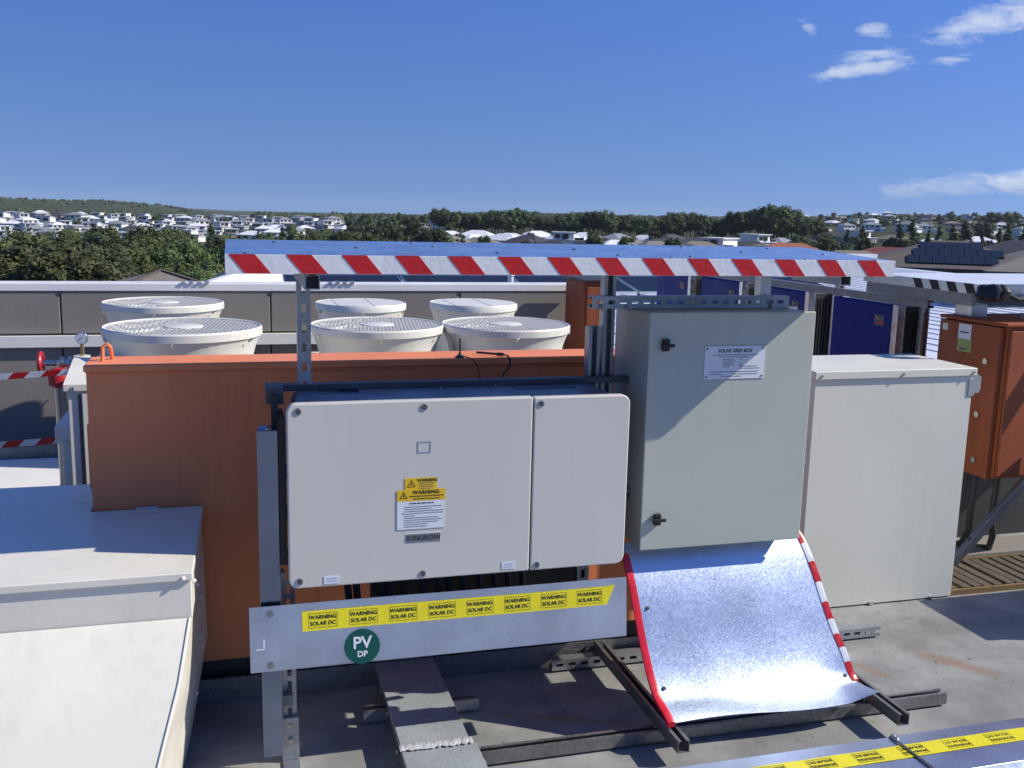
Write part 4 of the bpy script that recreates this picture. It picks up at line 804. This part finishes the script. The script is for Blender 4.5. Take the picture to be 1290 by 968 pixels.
# orange post box between parapet and steel post
t = thing('orange_box', 'tall darkened orange enclosure at the right end of the parapet', 'enclosure', (2.45, 6.6, 0)); MB().box(2.33, 2.56, 6.45, 6.85, .3, 1.255).build('body', 'orange_shaded', t, bevel=.008); MB().box(2.31, 2.58, 6.43, 6.87, 1.256, 1.275).build('rain_lid', 'dark_grey', t, bevel=.003); MB().box(2.35, 2.54, 6.44, 6.4495, .35, 1.22).build('door', 'orange_shaded', t, bevel=.004)
MB().box(2.36, 2.42, 6.5, 6.8, 0, .3).build('stand', 'galv_dull', t); MB().box(2.47, 2.53, 6.5, 6.8, 0, .3).build('stand', 'galv_dull', t)
t = thing('vent_pipe', 'short white vent pipe standing behind the parapet coping', 'pipe', (2.05, 7.3, 0)); MB().cyl((2.05, 7.35, .4), (2.05, 7.35, 1.235), .022, 14).build('pipe', 'white_pipe', t, smooth=True); MB().cyl((2.05, 7.35, 1.235), (2.05, 7.35, 1.255), .028, 14).build('cap', 'white_pipe', t, smooth=True)

# ================================================================== neighbouring metal roof with solar panels
t = thing('metal_roof', 'broad white ribbed metal roof beyond the parapet', 'roof', (6, 14, .4))
MB().prism([(-1.2, 7.4), (18, 7.4), (18, 25), (2.0, 25), (.95, 19.5), (-.45, 12.4)], 'z', .25, .42).build('roof_sheet', 'white_metal_roof', t)
rib = MB().box(-.015, .015, 7.5, 24.9, .421, .432)
for i in range(44):
    x = 2.3+i*.35
    if i == 0: r_ = rib.build('rib', 'white_metal_roof', t); r_.location.x = x; rme = r_
    else: c_ = rme.copy(); COL.objects.link(c_); c_.location.x = x
q = MB(); q.beam((-1.2, 7.42, .60), (-.45, 12.4, .60), .08, .36); q.beam((-.45, 12.4, .60), (.95, 19.5, .60), .08, .36); q.beam((.95, 19.5, .6), (2, 25, .6), .08, .36); q.build('upstand', 'white_metal_roof', t)
q = MB(); q.box(2, 18, 24.9, 25.1, .2, .75); q.build('upstand', 'coping', t)
MB().box(3, 18, 7.38, 7.6, .2, .5).build('flashing', 'coping', t)
pan = thing('solar_panel', 'x', 'solar panel', (0, 0, 0), 'solar panels on the neighbouring roof')
MB().box(-.82, .82, -.5, .5, -.02, .0).build('glass', 'pv_glass', pan); q = MB(); q.box(-.84, .84, -.53, -.5, -.03, .006); q.box(-.84, .84, .5, .53, -.03, .006); q.box(-.84, -.82, -.5, .5, -.03, .006); q.box(.82, .84, -.5, .5, -.03, .006); q.build('frame', 'alu', pan)
q = MB(); q.box(-.5, -.46, .3, .34, -.3, -.03); q.box(.46, .5, .3, .34, -.3, -.03); q.build('stand', 'galv_dull', pan)
spots = [(1.5+i*1.72, 14.2, .62, 0) for i in range(5)] + [(1.9+i*1.72, 16.4, .62, 1) for i in range(5)] + [(2.4+i*1.72, 18.6, .62, 2) for i in range(4)] + [(12.2+i*1.72, 14.6, .6, 3) for i in range(2)] + [(11.6+i*1.72, 13.2, .6, 4) for i in range(2)]
rown = ['nearest row behind the parapet', 'middle row behind the parapet', 'farthest row behind the parapet', 'back row at far right edge', 'front row at far right edge']; cnt = {}
for i, (x, y_, z, rw) in enumerate(spots):
    o = pan if i == 0 else copy_tree(pan); o.location = (x, y_, z+.05); o.rotation_euler = (R(9), 0, 0); cnt[rw] = cnt.get(rw, 0)+1
    o['label'] = 'dark solar panel, %s from the left in the %s' % (orn(cnt[rw]), rown[rw])
t = thing('roof_duct', 'grey louvred roof unit seen under the striped edge', 'roof unit', (5, 20, .4)); MB().box(2.6, 5.6, 20.2, 21.4, .42, 1.0).build('casing', 'galv_dull', t, bevel=.01)
for i in range(12): MB().box(2.7+i*.24, 2.88+i*.24, 20.18, 20.199, .6, .92).build('louvre', 'ink', t)
t = thing('roof_duct', 'tan roof unit beside the louvred one under the striped edge', 'roof unit', (6.6, 20, .4)); MB().box(5.9, 7.4, 20.0, 21.2, .42, .95).build('casing', 'cream_paint', t, bevel=.01); MB().box(5.85, 7.45, 19.95, 21.25, .95, 1.0).build('lid', 'white_paint', t, bevel=.005)

# ================================================================== suburb and trees beyond
mat('render_white', (.74, .74, .72), .7, var=.05, vs=.4); mat('render_cream', (.52, .48, .40), .8, var=.05, vs=.4); mat('render_grey', (.30, .31, .33), .8, var=.05, vs=.4); mat('render_dark', (.075, .08, .09), .8, var=.05, vs=.4)
mat('brick_tan', (.20, .145, .105), .85, var=.12, vs=3); mat('tile_charcoal', (.055, .056, .06), .7, var=.12, vs=2); mat('tile_brown', (.115, .095, .08), .8, var=.12, vs=2.5); mat('tile_terracotta', (.34, .12, .07), .8, var=.12, vs=2); mat('tile_red', (.22, .06, .05), .8, var=.1, vs=2)
mat('roof_white', (.74, .75, .77), .5, var=.04, vs=.5); mat('roof_grey', (.26, .27, .28), .6, var=.08, vs=.8); mat('window_glass', (.02, .025, .03), .12, var=.1); mat('garage', (.2, .2, .2), .6); mat('tile_taupe', (.20, .175, .15), .8, var=.12, vs=2.5)
def hip(mb, x0, x1, y0, y1, z, h, oh=.5, rl=None, th=.18):
    x0 -= oh; x1 += oh; y0 -= oh; y1 += oh; w, d = x1-x0, y1-y0; ins = min(w, d)/2
    if w >= d: a, b_ = (x0+ins, (y0+y1)/2, z+h), (x1-ins, (y0+y1)/2, z+h)
    else: a, b_ = ((x0+x1)/2, y0+ins, z+h), ((x0+x1)/2, y1-ins, z+h)
    base = [(x0, y0), (x1, y0), (x1, y1), (x0, y1)]; vs = [(p[0], p[1], z-th) for p in base]+[(p[0], p[1], z) for p in base]+[a, b_]
    fs = [(3, 2, 1, 0), (0, 1, 5, 4), (1, 2, 6, 5), (2, 3, 7, 6), (3, 0, 4, 7)]
    fs += [(4, 5, 9, 8), (5, 6, 9), (6, 7, 8, 9), (7, 4, 8)] if w >= d else [(4, 5, 8), (5, 6, 9, 8), (6, 7, 9), (7, 4, 8, 9)]
    return mb.add(vs, fs)
def windows(t, spec, y, glass='window_glass', frame=None):
    for (x0, x1, z0, z1) in spec:
        w = MB().box(x0, x1, y-.06, y+.02, z0, z1).build('window', frame or 'render_white', t); MB().box(x0+.08, x1-.08, y-.075, y-.061, z0+.08, z1-.08).build('pane', glass, w)
def proto(kind):
    t = thing('house', 'x', 'house', (0, 0, 0))
    if kind in ('cube', 'cube_grey', 'cube_dark'):
        wm_ = {'cube': 'render_white', 'cube_grey': 'render_grey', 'cube_dark': 'render_dark'}[kind]; tr = 'render_white' if kind != 'cube' else 'roof_white'
        MB().box(-6, 6, -4.5, 4.5, 0, 3.1).build('wall', wm_, t); MB().box(-6, 2.2, -4.2, 4.3, 3.3, 6.0).build('upper_wall', wm_, t)
        MB().box(-6.3, 6.5, -5.1, 4.8, 3.101, 3.3).build('balcony_slab', tr, t); MB().box(-6.5, 2.8, -4.9, 4.7, 6.0, 6.3).build('roof', tr, t)
        windows(t, [(-5.2, -3.2, 3.9, 5.5), (-2.4, .2, 3.6, 5.6), (-5.0, -2.6, .8, 2.5)], -4.2 if False else -4.5, frame='roof_grey'); MB().box(2.4, 5.5, -4.56, -4.49, 0, 2.4).build('garage_door', 'garage', t); MB().box(2.4, 6.2, -4.4, -4.32, 3.3, 4.2).build('balustrade', 'window_glass', t)
    elif kind == 'wedge':
        MB().prism([(-5, 0), (5, 0), (5, 5.6), (-5, 6.8)], 'x', -5, 4).build('wall', 'render_white', t); MB().add([(-5.5, -5.8, 6.95), (4.5, -5.8, 6.95), (4.5, 5.6, 5.65), (-5.5, 5.6, 5.65), (-5.5, -5.8, 7.15), (4.5, -5.8, 7.15), (4.5, 5.6, 5.85), (-5.5, 5.6, 5.85)], [(0, 3, 2, 1), (4, 5, 6, 7), (0, 1, 5, 4), (1, 2, 6, 5), (2, 3, 7, 6), (3, 0, 4, 7)]).build('roof', 'roof_white', t)
        MB().box(4.001, 7.5, -4, 4, 0, 3).build('garage', 'render_grey', t); MB().box(3.9, 7.8, -4.4, 4.2, 3.0, 3.25).build('roof', 'roof_white', t); windows(t, [(-4.2, -1.8, 3.7, 5.8), (-.6, 3.0, 3.7, 5.8), (-4, -1, .6, 2.5)], -5, frame='roof_grey')
    elif kind in ('hip2', 'hip2_grey', 'hip2_light'):
        wm_ = {'hip2': 'render_cream', 'hip2_grey': 'render_white', 'hip2_light': 'render_white'}[kind]; rm = {'hip2': 'tile_charcoal', 'hip2_grey': 'roof_grey', 'hip2_light': 'roof_white'}[kind]
        MB().box(-6, 6, -4.5, 4.5, 0, 5.4).build('wall', wm_, t); hip(MB(), -6, 6, -4.5, 4.5, 5.5, 2.0).build('roof', rm, t); MB().box(6.001, 9.5, -4, 3, 0, 2.7).build('garage', wm_, t); hip(MB(), 6.6, 9.5, -4, 3, 2.8, 1.1).build('roof', rm, t)
        windows(t, [(-5, -3, 3.4, 4.8), (-1.6, .6, 3.4, 4.8), (2.4, 4.6, 3.4, 4.8), (-5, -2.4, .8, 2.3), (2, 4.8, .8, 2.3)], -4.5, frame='roof_grey')
    else:
        rm = {'hip1': 'tile_charcoal', 'hip1_white': 'roof_white', 'hip1_terra': 'tile_terracotta', 'hip1_red': 'tile_red', 'hip1_taupe': 'tile_taupe', 'hip1_grey': 'roof_grey'}[kind]; wm_ = {'hip1': 'render_cream', 'hip1_white': 'render_white', 'hip1_terra': 'render_cream', 'hip1_red': 'brick_tan', 'hip1_taupe': 'render_cream', 'hip1_grey': 'render_white'}[kind]
        MB().box(-7.5, 7.5, -5, 5, 0, 2.7).build('wall', wm_, t); hip(MB(), -7.5, 7.5, -5, 5, 2.8, 2.3).build('roof', rm, t); MB().box(2.5, 7, -8, -5.001, 0, 2.6).build('front_wing', wm_, t); hip(MB(), 2.5, 7, -8, -3.5, 2.75, 1.25).build('roof', rm, t)
        windows(t, [(-6.5, -4.5, .9, 2.2), (-3.2, -.8, .9, 2.2)], -5, frame='roof_grey'); MB().box(3.1, 6.4, -8.06, -7.99, 0, 2.2).build('garage_door', 'garage', t)
    return t
PR = {}; SEEN = {}
def put_house(kind, deg, D, rz=0., s=1., dz=0.):
    a = R(deg); x, y_ = D*math.sin(a), D*math.cos(a)
    if kind not in PR: PR[kind] = proto(kind); o = PR[kind]
    else: o = copy_tree(PR[kind])
    o.location = (x, y_, terrain(x, y_)+dz-.2); o.rotation_euler = (0, 0, -a+rz); o.scale = (s, s, s); return o
LOOK = {'cube': 'white flat-roofed two-storey house', 'cube_grey': 'grey flat-roofed two-storey house', 'cube_dark': 'charcoal flat-roofed two-storey house', 'wedge': 'white house with a tilted single-slope roof', 'hip2': 'cream two-storey house with charcoal hipped roof', 'hip2_grey': 'white two-storey house with grey hipped roof', 'hip2_light': 'white two-storey house with white hipped roof',
        'hip1': 'single-storey house with charcoal hipped roof', 'hip1_white': 'single-storey house with white metal roof', 'hip1_terra': 'single-storey house with terracotta tiled roof', 'hip1_red': 'brick house with dark red tiled roof', 'hip1_taupe': 'single-storey house with taupe tiled roof', 'hip1_grey': 'single-storey house with grey metal roof'}
def estate(lst, where, group):
    by = {}
    for h in sorted(lst, key=lambda h: h[1]):
        by[h[0]] = by.get(h[0], 0)+1; o = put_house(*h); o['label'] = '%s %s, %s such from left' % (LOOK[h[0]], where, orn(by[h[0]])); o['group'] = group
rn = random.Random(21)
# far-left slope: rows of mostly white houses
L1 = []
for D, a0, a1, st in ((430, -11.6, -2.2, 1.15), (480, -12.3, 3.6, 1.1), (530, -12.0, 4.2, 1.0), (590, -12.4, 4.6, .95), (660, -12.2, 5.0, .85), (740, -12, 5.2, .8)):
    a = a0
    while a < a1:
        kd = rn.choices(['cube', 'wedge', 'hip2_grey', 'hip2_light', 'cube_grey', 'hip1_white', 'hip2', 'cube_dark'], [5, 3, 3, 3, 1.3, 1.5, .8, .5])[0]
        L1.append((kd, a+rn.uniform(-.25, .25), D+rn.uniform(-18, 18), rn.uniform(-.7, .7), rn.uniform(.62, .85))); a += st*rn.uniform(.8, 1.25)
estate(L1, 'on far left slope', 'houses on the far left slope')
L2 = []
for D, a0, a1, st in ((430, 3.2, 10.4, 1.5), (510, 4.6, 11.8, 1.35), (600, 5.2, 12.2, 1.3), (690, 5.5, 12.5, 1.2)):
    a = a0
    while a < a1:
        kd = rn.choices(['cube', 'hip2_grey', 'hip1_grey', 'hip1', 'hip2', 'hip1_white', 'cube_dark'], [2, 2, 2.5, 2.5, 1, 2, 1])[0]
        L2.append((kd, a+rn.uniform(-.2, .2), D+rn.uniform(-15, 15), rn.uniform(-.8, .8), rn.uniform(.62, .82))); a += st*rn.uniform(.8, 1.25)
estate(L2, 'left of tree belt', 'houses left of the tree belt')
L3 = []
for D, a0, a1, st in ((250, 12.0, 31.5, 1.9), (285, 11.6, 32, 1.7), (325, 12.2, 33, 1.5)):
    a = a0
    while a < a1:
        kd = rn.choices(['hip1', 'hip1_white', 'hip1_taupe', 'hip1_grey', 'cube', 'hip2_grey'], [2.6, 3.0, 2, 2, .8, .25])[0]
        L3.append((kd, a+rn.uniform(-.3, .3), D+rn.uniform(-14, 14), rn.uniform(-1.2, 1.2), rn.uniform(.62, .84))); a += st*rn.uniform(.8, 1.2)
estate(L3, 'below the tree belt', 'houses in front of the tree belt')
L4 = [('hip1_terra', 31.2, 205, .2, 1.05), ('hip1_red', 36.4, 195, -.3, 1.05), ('hip1_taupe', 34.5, 175, .3, 1.0), ('hip1', 33.0, 165, -.2, 1.0), ('hip1_white', 40.3, 240, .3, .9), ('hip2', 42.6, 175, -.5, 1.0), ('hip1', 39.2, 150, .5, .9), ('hip1_taupe', 44.4, 190, .3, 1.0), ('hip1_grey', 29.2, 190, .1, .9)]
estate(L4, 'behind the brown house', 'houses behind the brown house')
L5 = []
for D, a0, a1, st in ((420, 33.2, 45, 1.7), (620, 31.5, 45, 1.25), (820, 31, 45, 1.05), (1050, 31, 45, .95), (1300, 32, 45, .85)):
    a = a0
    while a < a1:
        kd = rn.choices(['cube', 'hip2_grey', 'hip2', 'hip1_white', 'hip1', 'hip1_taupe', 'hip2_light'], [1.2, 2, 2, 1.3, 2, 2, .8])[0]
        L5.append((kd, a+rn.uniform(-.25, .25), D+rn.uniform(-30, 30), rn.uniform(-1, 1), rn.uniform(.65, .9))); a += st*rn.uniform(.8, 1.3)
estate(L5, 'on right ridge', 'houses on the right ridge')

# brown two-storey house with solar panels, right
t = thing('brown_house', 'tan brick two-storey house with brown tiled roof and dark solar panels', 'house', (0, 0, 0))
MB().box(-8, 12, -5.5, 6, 0, 5.35).build('wall', 'brick_tan', t); MB().box(-14, -8.001, -4.0, 6, 0, 4.6).build('wall', 'render_cream', t)
r_ = hip(MB(), -8, 6, -5.5, 6, 5.5, 2.15, .6).build('roof', 'tile_brown', t); hip(MB(), 1.6, 12.5, -7.5, 5, 5.503, 2.25, .6).build('roof', 'tile_taupe', t, label='paler tiled wing of the roof'); MB().box(2.2, 12.0, -6.9, -5.501, 0, 5.34).build('wall', 'brick_tan', t)
hip(MB(), -14, -7, -4.0, 6, 4.65, 1.4, .5).build('roof', 'tile_charcoal', t)
sl_ = Vector((0, 6.35, 2.15)).normalized(); nn = Vector((0, -2.15, 6.35)).normalized()
for j in range(3):
    for i in range(7):
        c0 = Vector((-4.6+i*1.0+j*.55, -6.1, 5.5)) + sl_*(.9+j*1.69) + nn*.12
        if j == 2 and i > 4: continue
        q = MB(); w, h = .95, 1.66; vs = [c0, c0+Vector((w, 0, 0)), c0+Vector((w, 0, 0))+sl_*h, c0+sl_*h]; q.add([*vs, *[v-nn*.06 for v in vs]], [(0, 1, 2, 3), (7, 6, 5, 4), (0, 4, 5, 1), (1, 5, 6, 2), (2, 6, 7, 3), (3, 7, 4, 0)]); q.build('solar_panel', 'pv_glass', t)
windows(t, [(-7.2, -5.8, 3.2, 4.9), (-4.2, -2.0, 3.4, 4.9)], -5.5, frame='render_cream'); windows(t, [(3.4, 4.0, 3.2, 4.8), (4.1, 4.7, 3.2, 4.8), (5.4, 6.0, 3.2, 4.8), (6.1, 6.7, 3.2, 4.8), (9, 10.4, 3.2, 4.8)], -6.9, frame='render_white')
a = R(40.0); D = 94; t.location = (D*math.sin(a), D*math.cos(a), -7.5); t.rotation_euler = (0, 0, -a+.10)
# roof among the left trees and a dark house behind the shade's left end
t = thing('hip_roof_house', 'house with a grey-brown hipped roof among the trees, just over the parapet', 'house', (0, 0, 0))
MB().box(-4.1, 4.1, -4.1, 4.1, 0, 5.3).build('wall', 'render_grey', t); r_ = hip(MB(), -4.1, 4.1, -4.1, 4.1, 5.35, 1.45, .5).build('roof', 'tile_taupe', t)
for sx_ in (-1, 1): MB().beam((sx_*4.6, -4.6, 5.39), (0, 0, 6.84), .2, .1).build('ridge', 'tile_brown', r_)
windows(t, [(-2.6, -1, 3.2, 4.3), (1, 2.6, 3.2, 4.3)], -4.1)
a = R(-3.9); D = 54; t.location = (D*math.sin(a), D*math.cos(a), -8.45); t.rotation_euler = (0, 0, -a+.12)
t = thing('dark_house', 'dark grey two-storey house partly hidden by the left end of the striped shade', 'house', (0, 0, 0))
MB().box(-3, 6, -4, 4, 0, 6.6).build('wall', 'render_dark', t); hip(MB(), -3, 6, -4, 4, 6.65, 1.2, .35).build('roof', 'tile_charcoal', t); windows(t, [(-2.6, -1.7, 4.6, 6.0), (-.8, .4, 4.6, 6.0)], -4, frame='render_grey'); MB().box(-3.7, -3.001, -3, 2, 0, 5.0).build('side_wall', 'render_grey', t)
a = R(2.75); D = 48; t.location = (D*math.sin(a), D*math.cos(a), -8.3); t.rotation_euler = (0, 0, -a)

# ------------------------------------------------------------------ trees
def crown(seed, n, leaf, shape='round', H=1., W_=1., zs=.3, clumps=18):
    """unit-height crown built from clumps of leaf-sized faces with gaps between them"""
    r = random.Random(seed); q = MB(); cl_ = []
    for i in range(clumps):
        if shape == 'cone': z = r.random()**1.3; rad = (1-z)*.20+.02; a = r.uniform(0, 6.28); cl_.append((math.cos(a)*rad*r.uniform(.2, 1), math.sin(a)*rad*r.uniform(.2, 1), .12+.86*z, .045+.06*(1-z)))
        elif shape == 'tall': z = r.random(); rad = .20*math.sin(math.pi*min(1, .15+z*.8)); a = r.uniform(0, 6.28); cl_.append((math.cos(a)*rad*r.uniform(.3, 1), math.sin(a)*rad*r.uniform(.3, 1), .2+.72*z, r.uniform(.07, .12)))
        else:
            while True:
                x, y_, z = r.uniform(-1, 1), r.uniform(-1, 1), r.uniform(-.9, 1)
                if .25 < x*x+y_*y_+z*z < 1: break
            cl_.append((x*.36*W_, y_*.36*W_, .64+z*.29, r.uniform(.09, .17)))
    tot = sum(c[3]**2 for c in cl_)
    for c in cl_:
        k = int(n*c[3]**2/tot)
        for i in range(k):
            d = Vector((r.gauss(0, 1), r.gauss(0, 1), r.gauss(0, 1))).normalized(); p = Vector(c[:3]) + d*c[3]*(r.uniform(.55, 1.12))*Vector((1, 1, .85)).x
            u = d.orthogonal().normalized(); u.rotate(Matrix.Rotation(r.uniform(0, 6.28), 3, d)); nrm = (d + Vector((r.uniform(-.7, .7), r.uniform(-.7, .7), r.uniform(-.4, .7)))).normalized(); u = (u - nrm*u.dot(nrm)).normalized(); v = nrm.cross(u); s = leaf*r.uniform(.6, 1.35)
            q.add([p-u*s-v*s*.5, p+u*s*.2-v*s*.75, p+u*s+v*s*.4, p-u*s*.1+v*s*.8], [(0, 1, 2, 3)])
        # dense heart of the clump
        hb = bmesh.new(); bmesh.ops.create_icosphere(hb, subdivisions=1, radius=c[3]*.62)
        vs = [tuple(Vector(c[:3]) + v_.co*r.uniform(.75, 1.2)) for v_ in hb.verts]; q.add(vs, [tuple(v_.index for v_ in f_.verts) for f_ in hb.faces]); hb.free()
    me = bpy.data.meshes.new('crown'); me.from_pydata(q.v, [], q.f); me.update(); return me, cl_
def trunk(cl_, seed):
    r = random.Random(seed); q = MB(); q.cyl((0, 0, -.02), (.01, .0, .32), .028, 8, .02); q.cyl((.01, 0, .32), (0, .01, .62), .02, 7, .01)
    for c in cl_[:7]: q.cyl((.005, 0, r.uniform(.25, .45)), c[:3], .010, 5, .004)
    me = bpy.data.meshes.new('trunk'); me.from_pydata(q.v, [], q.f); me.update(); return me
def kindset(names, seeds, n, leaf, shape, clumps, W_=1.):
    o_ = []
    for i, s in enumerate(seeds):
        me, cl_ = crown(s, n, leaf, shape, W_=W_, clumps=clumps); me.materials.append(M[names[i % len(names)]]); tm = trunk(cl_, s); tm.materials.append(M['bark']); o_.append((me, tm))
    return o_
TK = {'near': kindset(['leaf_olive', 'leaf_mid', 'leaf_olive', 'leaf_dark'], [1, 2, 3, 4], 9500, .0135, 'round', 46, 1.15), 'grey': kindset(['leaf_grey'], [9], 6500, .013, 'round', 36, 1.2), 'bright': kindset(['leaf_bright', 'leaf_mid'], [13, 14], 6500, .013, 'round', 36, 1.25),
      'belt': kindset(['leaf_dark', 'leaf_mid', 'leaf_dark', 'leaf_olive', 'leaf_mid'], [21, 22, 23, 24, 25], 2400, .025, 'round', 26, 1.05), 'tall': kindset(['leaf_dark', 'leaf_mid'], [31, 32], 1600, .024, 'tall', 22), 'pine': kindset(['leaf_dark'], [41, 42], 1500, .021, 'cone', 34)}
TREES = []
def tree(kind, deg, D, h, look, where, group, wf=1., dz=0.):
    r = random.Random(int(deg*1000)+int(D)); a = R(deg); x, y_ = D*math.sin(a), D*math.cos(a); me, tm = r.choice(TK[kind])
    t = bpy.data.objects.new('tree' if kind != 'bright' else 'shrub', None); COL.objects.link(t); t.location = (x, y_, terrain(x, y_)+dz-.1); t.rotation_euler = (0, 0, r.uniform(0, 6.28)); w = wf*r.uniform(.9, 1.15); t.scale = (h*w, h*w, h)
    for nm, m_ in (('crown', me), ('trunk', tm)): o = bpy.data.objects.new(nm, m_); COL.objects.link(o); o.parent = t
    t['category'] = 'tree' if kind != 'bright' else 'shrub'; t['group'] = group; TREES.append((deg, t, look, where))
NEAR = [('near', -11.8, 78, 7.9), ('near', -9.6, 70, 8.4), ('near', -7.6, 84, 7.4), ('near', -10.7, 96, 8.2), ('near', -6.0, 92, 7.6), ('near', -4.4, 108, 7.7), ('near', -2.6, 92, 8.1), ('near', -1.2, 80, 7.9), ('near', -.2, 104, 8.4), ('near', -13.2, 74, 8.0), ('near', -3.2, 128, 7.6), ('near', -7.0, 120, 7.4), ('near', -1.9, 74, 6.4), ('near', .9, 92, 7.2), ('near', -8.7, 132, 7.6), ('near', 1.8, 120, 7.5)]
for k, a, D, h in NEAR: tree(k, a, D, h*(.93 if a < -6.5 else .88), 'olive-green leafy tree', 'behind the parapet at left', 'trees behind the parapet', 1.1)
for a, D, h in ((-9.9, 60, 4.4), (-6.6, 68, 4.6), (-5.6, 80, 5.2), (-7.7, 62, 3.6)): tree('grey', a, D, h, 'grey-green feathery tree', 'low behind the parapet at left', 'grey-green trees behind the parapet', 1.2)
for a, D, h in ((-7.2, 56, 3.2), (-6.2, 60, 3.5), (-3.4, 86, 4.9), (-8.4, 58, 3.2), (-11.0, 58, 3.4), (-3.9, 88, 5.2)): tree('bright', a, D, h, 'lighter green bush', 'just over the parapet coping at left', 'bushes behind the parapet', 1.35)
rn = random.Random(8)
for i in range(30):       # scattered trees between the left houses and at their feet
    D = rn.choice((180, 230, 300, 360, 385, 480, 545, 610)); a = rn.uniform(-12.3, 4.6); tree('belt' if rn.random() < .75 else 'pine', a, D+rn.uniform(-12, 12), rn.uniform(4.5, 7) if D > 350 else rn.uniform(6, 8), 'dark green tree', 'among the far left houses', 'trees among the left houses')
for i in range(44):
    a = rn.uniform(1.0, 11.6); D = rn.uniform(190, 330); tree('belt', a, D, rn.uniform(4.8, 7.0), 'dark green tree', 'in front of the mid-left houses', 'trees before the mid-left houses')
for i in range(24):
    a = rn.uniform(3, 12); D = rn.choice((400, 470, 555, 645)); tree('belt' if i % 3 else 'tall', a, D, rn.uniform(6, 9), 'dark green tree', 'between the mid-left houses', 'trees between the mid-left houses')
for i in range(120):       # dark belt across the middle
    a = 11.3+i*.18+rn.uniform(-.12, .12); D = rn.choice((400, 425, 455, 490)); hh = 9.6+1.4*math.sin(a*1.3)+rn.uniform(-1.2, 1.5) + (2.6 if 28.0 < a < 31.2 else 0)
    tree('belt' if rn.random() < .85 else 'tall', a, D, hh*(1+.0*D), 'dark tree', 'in the belt across the middle horizon', 'dark tree belt')
for i in range(26):
    a = rn.uniform(12, 31); D = rn.choice((235, 278, 325, 372)); tree('belt', a, D, rn.uniform(3.5, 5.6), 'small dark tree', 'between the houses below the tree belt', 'trees between the middle houses')
for i, a in enumerate((34.2, 35.0, 36.9, 37.5, 38.3, 38.8, 39.5, 40.1, 40.9, 41.7, 42.1, 42.9)): tree('pine', a, 300+12*(i % 3), 7.5+1.0*(i % 4), 'dark conical pine', 'in the row on the right slope', 'pines on the right slope', 1.15)
for i in range(30):
    a = rn.uniform(31.2, 45); D = rn.choice((215, 260, 300, 350, 460, 520)); tree('belt', a, D, rn.uniform(3.8, 6), 'green tree', 'on the right slope behind the houses', 'trees on the right slope')
for a, D, h in ((41.3, 760, 12), (42.2, 780, 12), (41.0, 430, 9.5), (43.6, 900, 11), (44.5, 700, 12)): tree('belt', a, D, h, 'big rounded dark tree', 'standing above the right ridge', 'big trees on the right ridge', 1.25)
for i in range(38):
    a = rn.uniform(31, 45); D = rn.choice((680, 880, 1000, 1150, 1400)); tree('belt', a, D, rn.uniform(5, 8), 'dark tree', 'on the distant right ridge', 'trees on the distant ridge')
for a, D, h in ((37.2, 130, 6.2), (38.0, 140, 6.6), (34.0, 150, 5.2), (38.7, 128, 5.6), (29.5, 160, 5.5), (35.3, 140, 4.2)): tree('belt', a, D, h, 'rounded dark green tree', 'between the striped shade and the brown house', 'trees beside the brown house')
cnt = {}
for deg, t, look, where in sorted(TREES, key=lambda q: q[0]):
    k = (look, where); cnt[k] = cnt.get(k, 0)+1; t['label'] = '%s %s, %s from the left' % (look, where, orn(cnt[k]))
# far woods that read as one mass: on the horizon and over the left hill
q = MB(); r = random.Random(77)
def tuft(x, y_, z, s):
    hb = bmesh.new(); bmesh.ops.create_icosphere(hb, subdivisions=1, radius=s)
    vs = [(x+v.co.x*1.1*r.uniform(.7, 1.25), y_+v.co.y*1.1*r.uniform(.7, 1.25), z+v.co.z*r.uniform(.6, 1.15)) for v in hb.verts]; q.add(vs, [tuple(v.index for v in f_.verts) for f_ in hb.faces]); hb.free()
for i in range(2600):
    a = R(r.uniform(1.0, 46)); D = r.uniform(760, 1500) if r.random() < .8 else r.uniform(1500, 2600); x, y_ = D*math.sin(a), D*math.cos(a); tuft(x, y_, terrain(x, y_)+(2.5 if a < R(31) else .8), r.uniform(3, 5.6) if a < R(31) else r.uniform(1.6, 3.4))
for i in range(1700):
    a = R(r.uniform(-16, 7)); D = r.uniform(900, 1330) if r.random() < .8 else r.uniform(1500, 2300); x, y_ = D*math.sin(a), D*math.cos(a); tuft(x, y_, terrain(x, y_)+.5, r.uniform(1.6, 3.4))
me = bpy.data.meshes.new('distant_woods'); me.from_pydata(q.v, [], q.f); me.materials.append(M['leaf_dark']); o = bpy.data.objects.new('distant_woods', me); COL.objects.link(o); props(o, 'dark distant woodland along the horizon', 'woodland', kind='stuff')

# thin summer haze over the suburb
hz_ = MB().box(-4700, 4700, -4700, 4700, -26, 34).build('haze', 'foam'); hz_.data.materials.clear(); hm = bpy.data.materials.new('haze_air'); hm.use_nodes = True; hn = hm.node_tree.nodes; hn.clear(); ho = hn.new('ShaderNodeOutputMaterial'); hv = hn.new('ShaderNodeVolumePrincipled'); hv.inputs['Color'].default_value = (.80, .88, 1, 1); hv.inputs['Density'].default_value = .00007; hm.node_tree.links.new(hv.outputs[0], ho.inputs['Volume']); hz_.data.materials.append(hm); props(hz_, 'thin pale haze over the distant suburb', 'haze', kind='stuff')
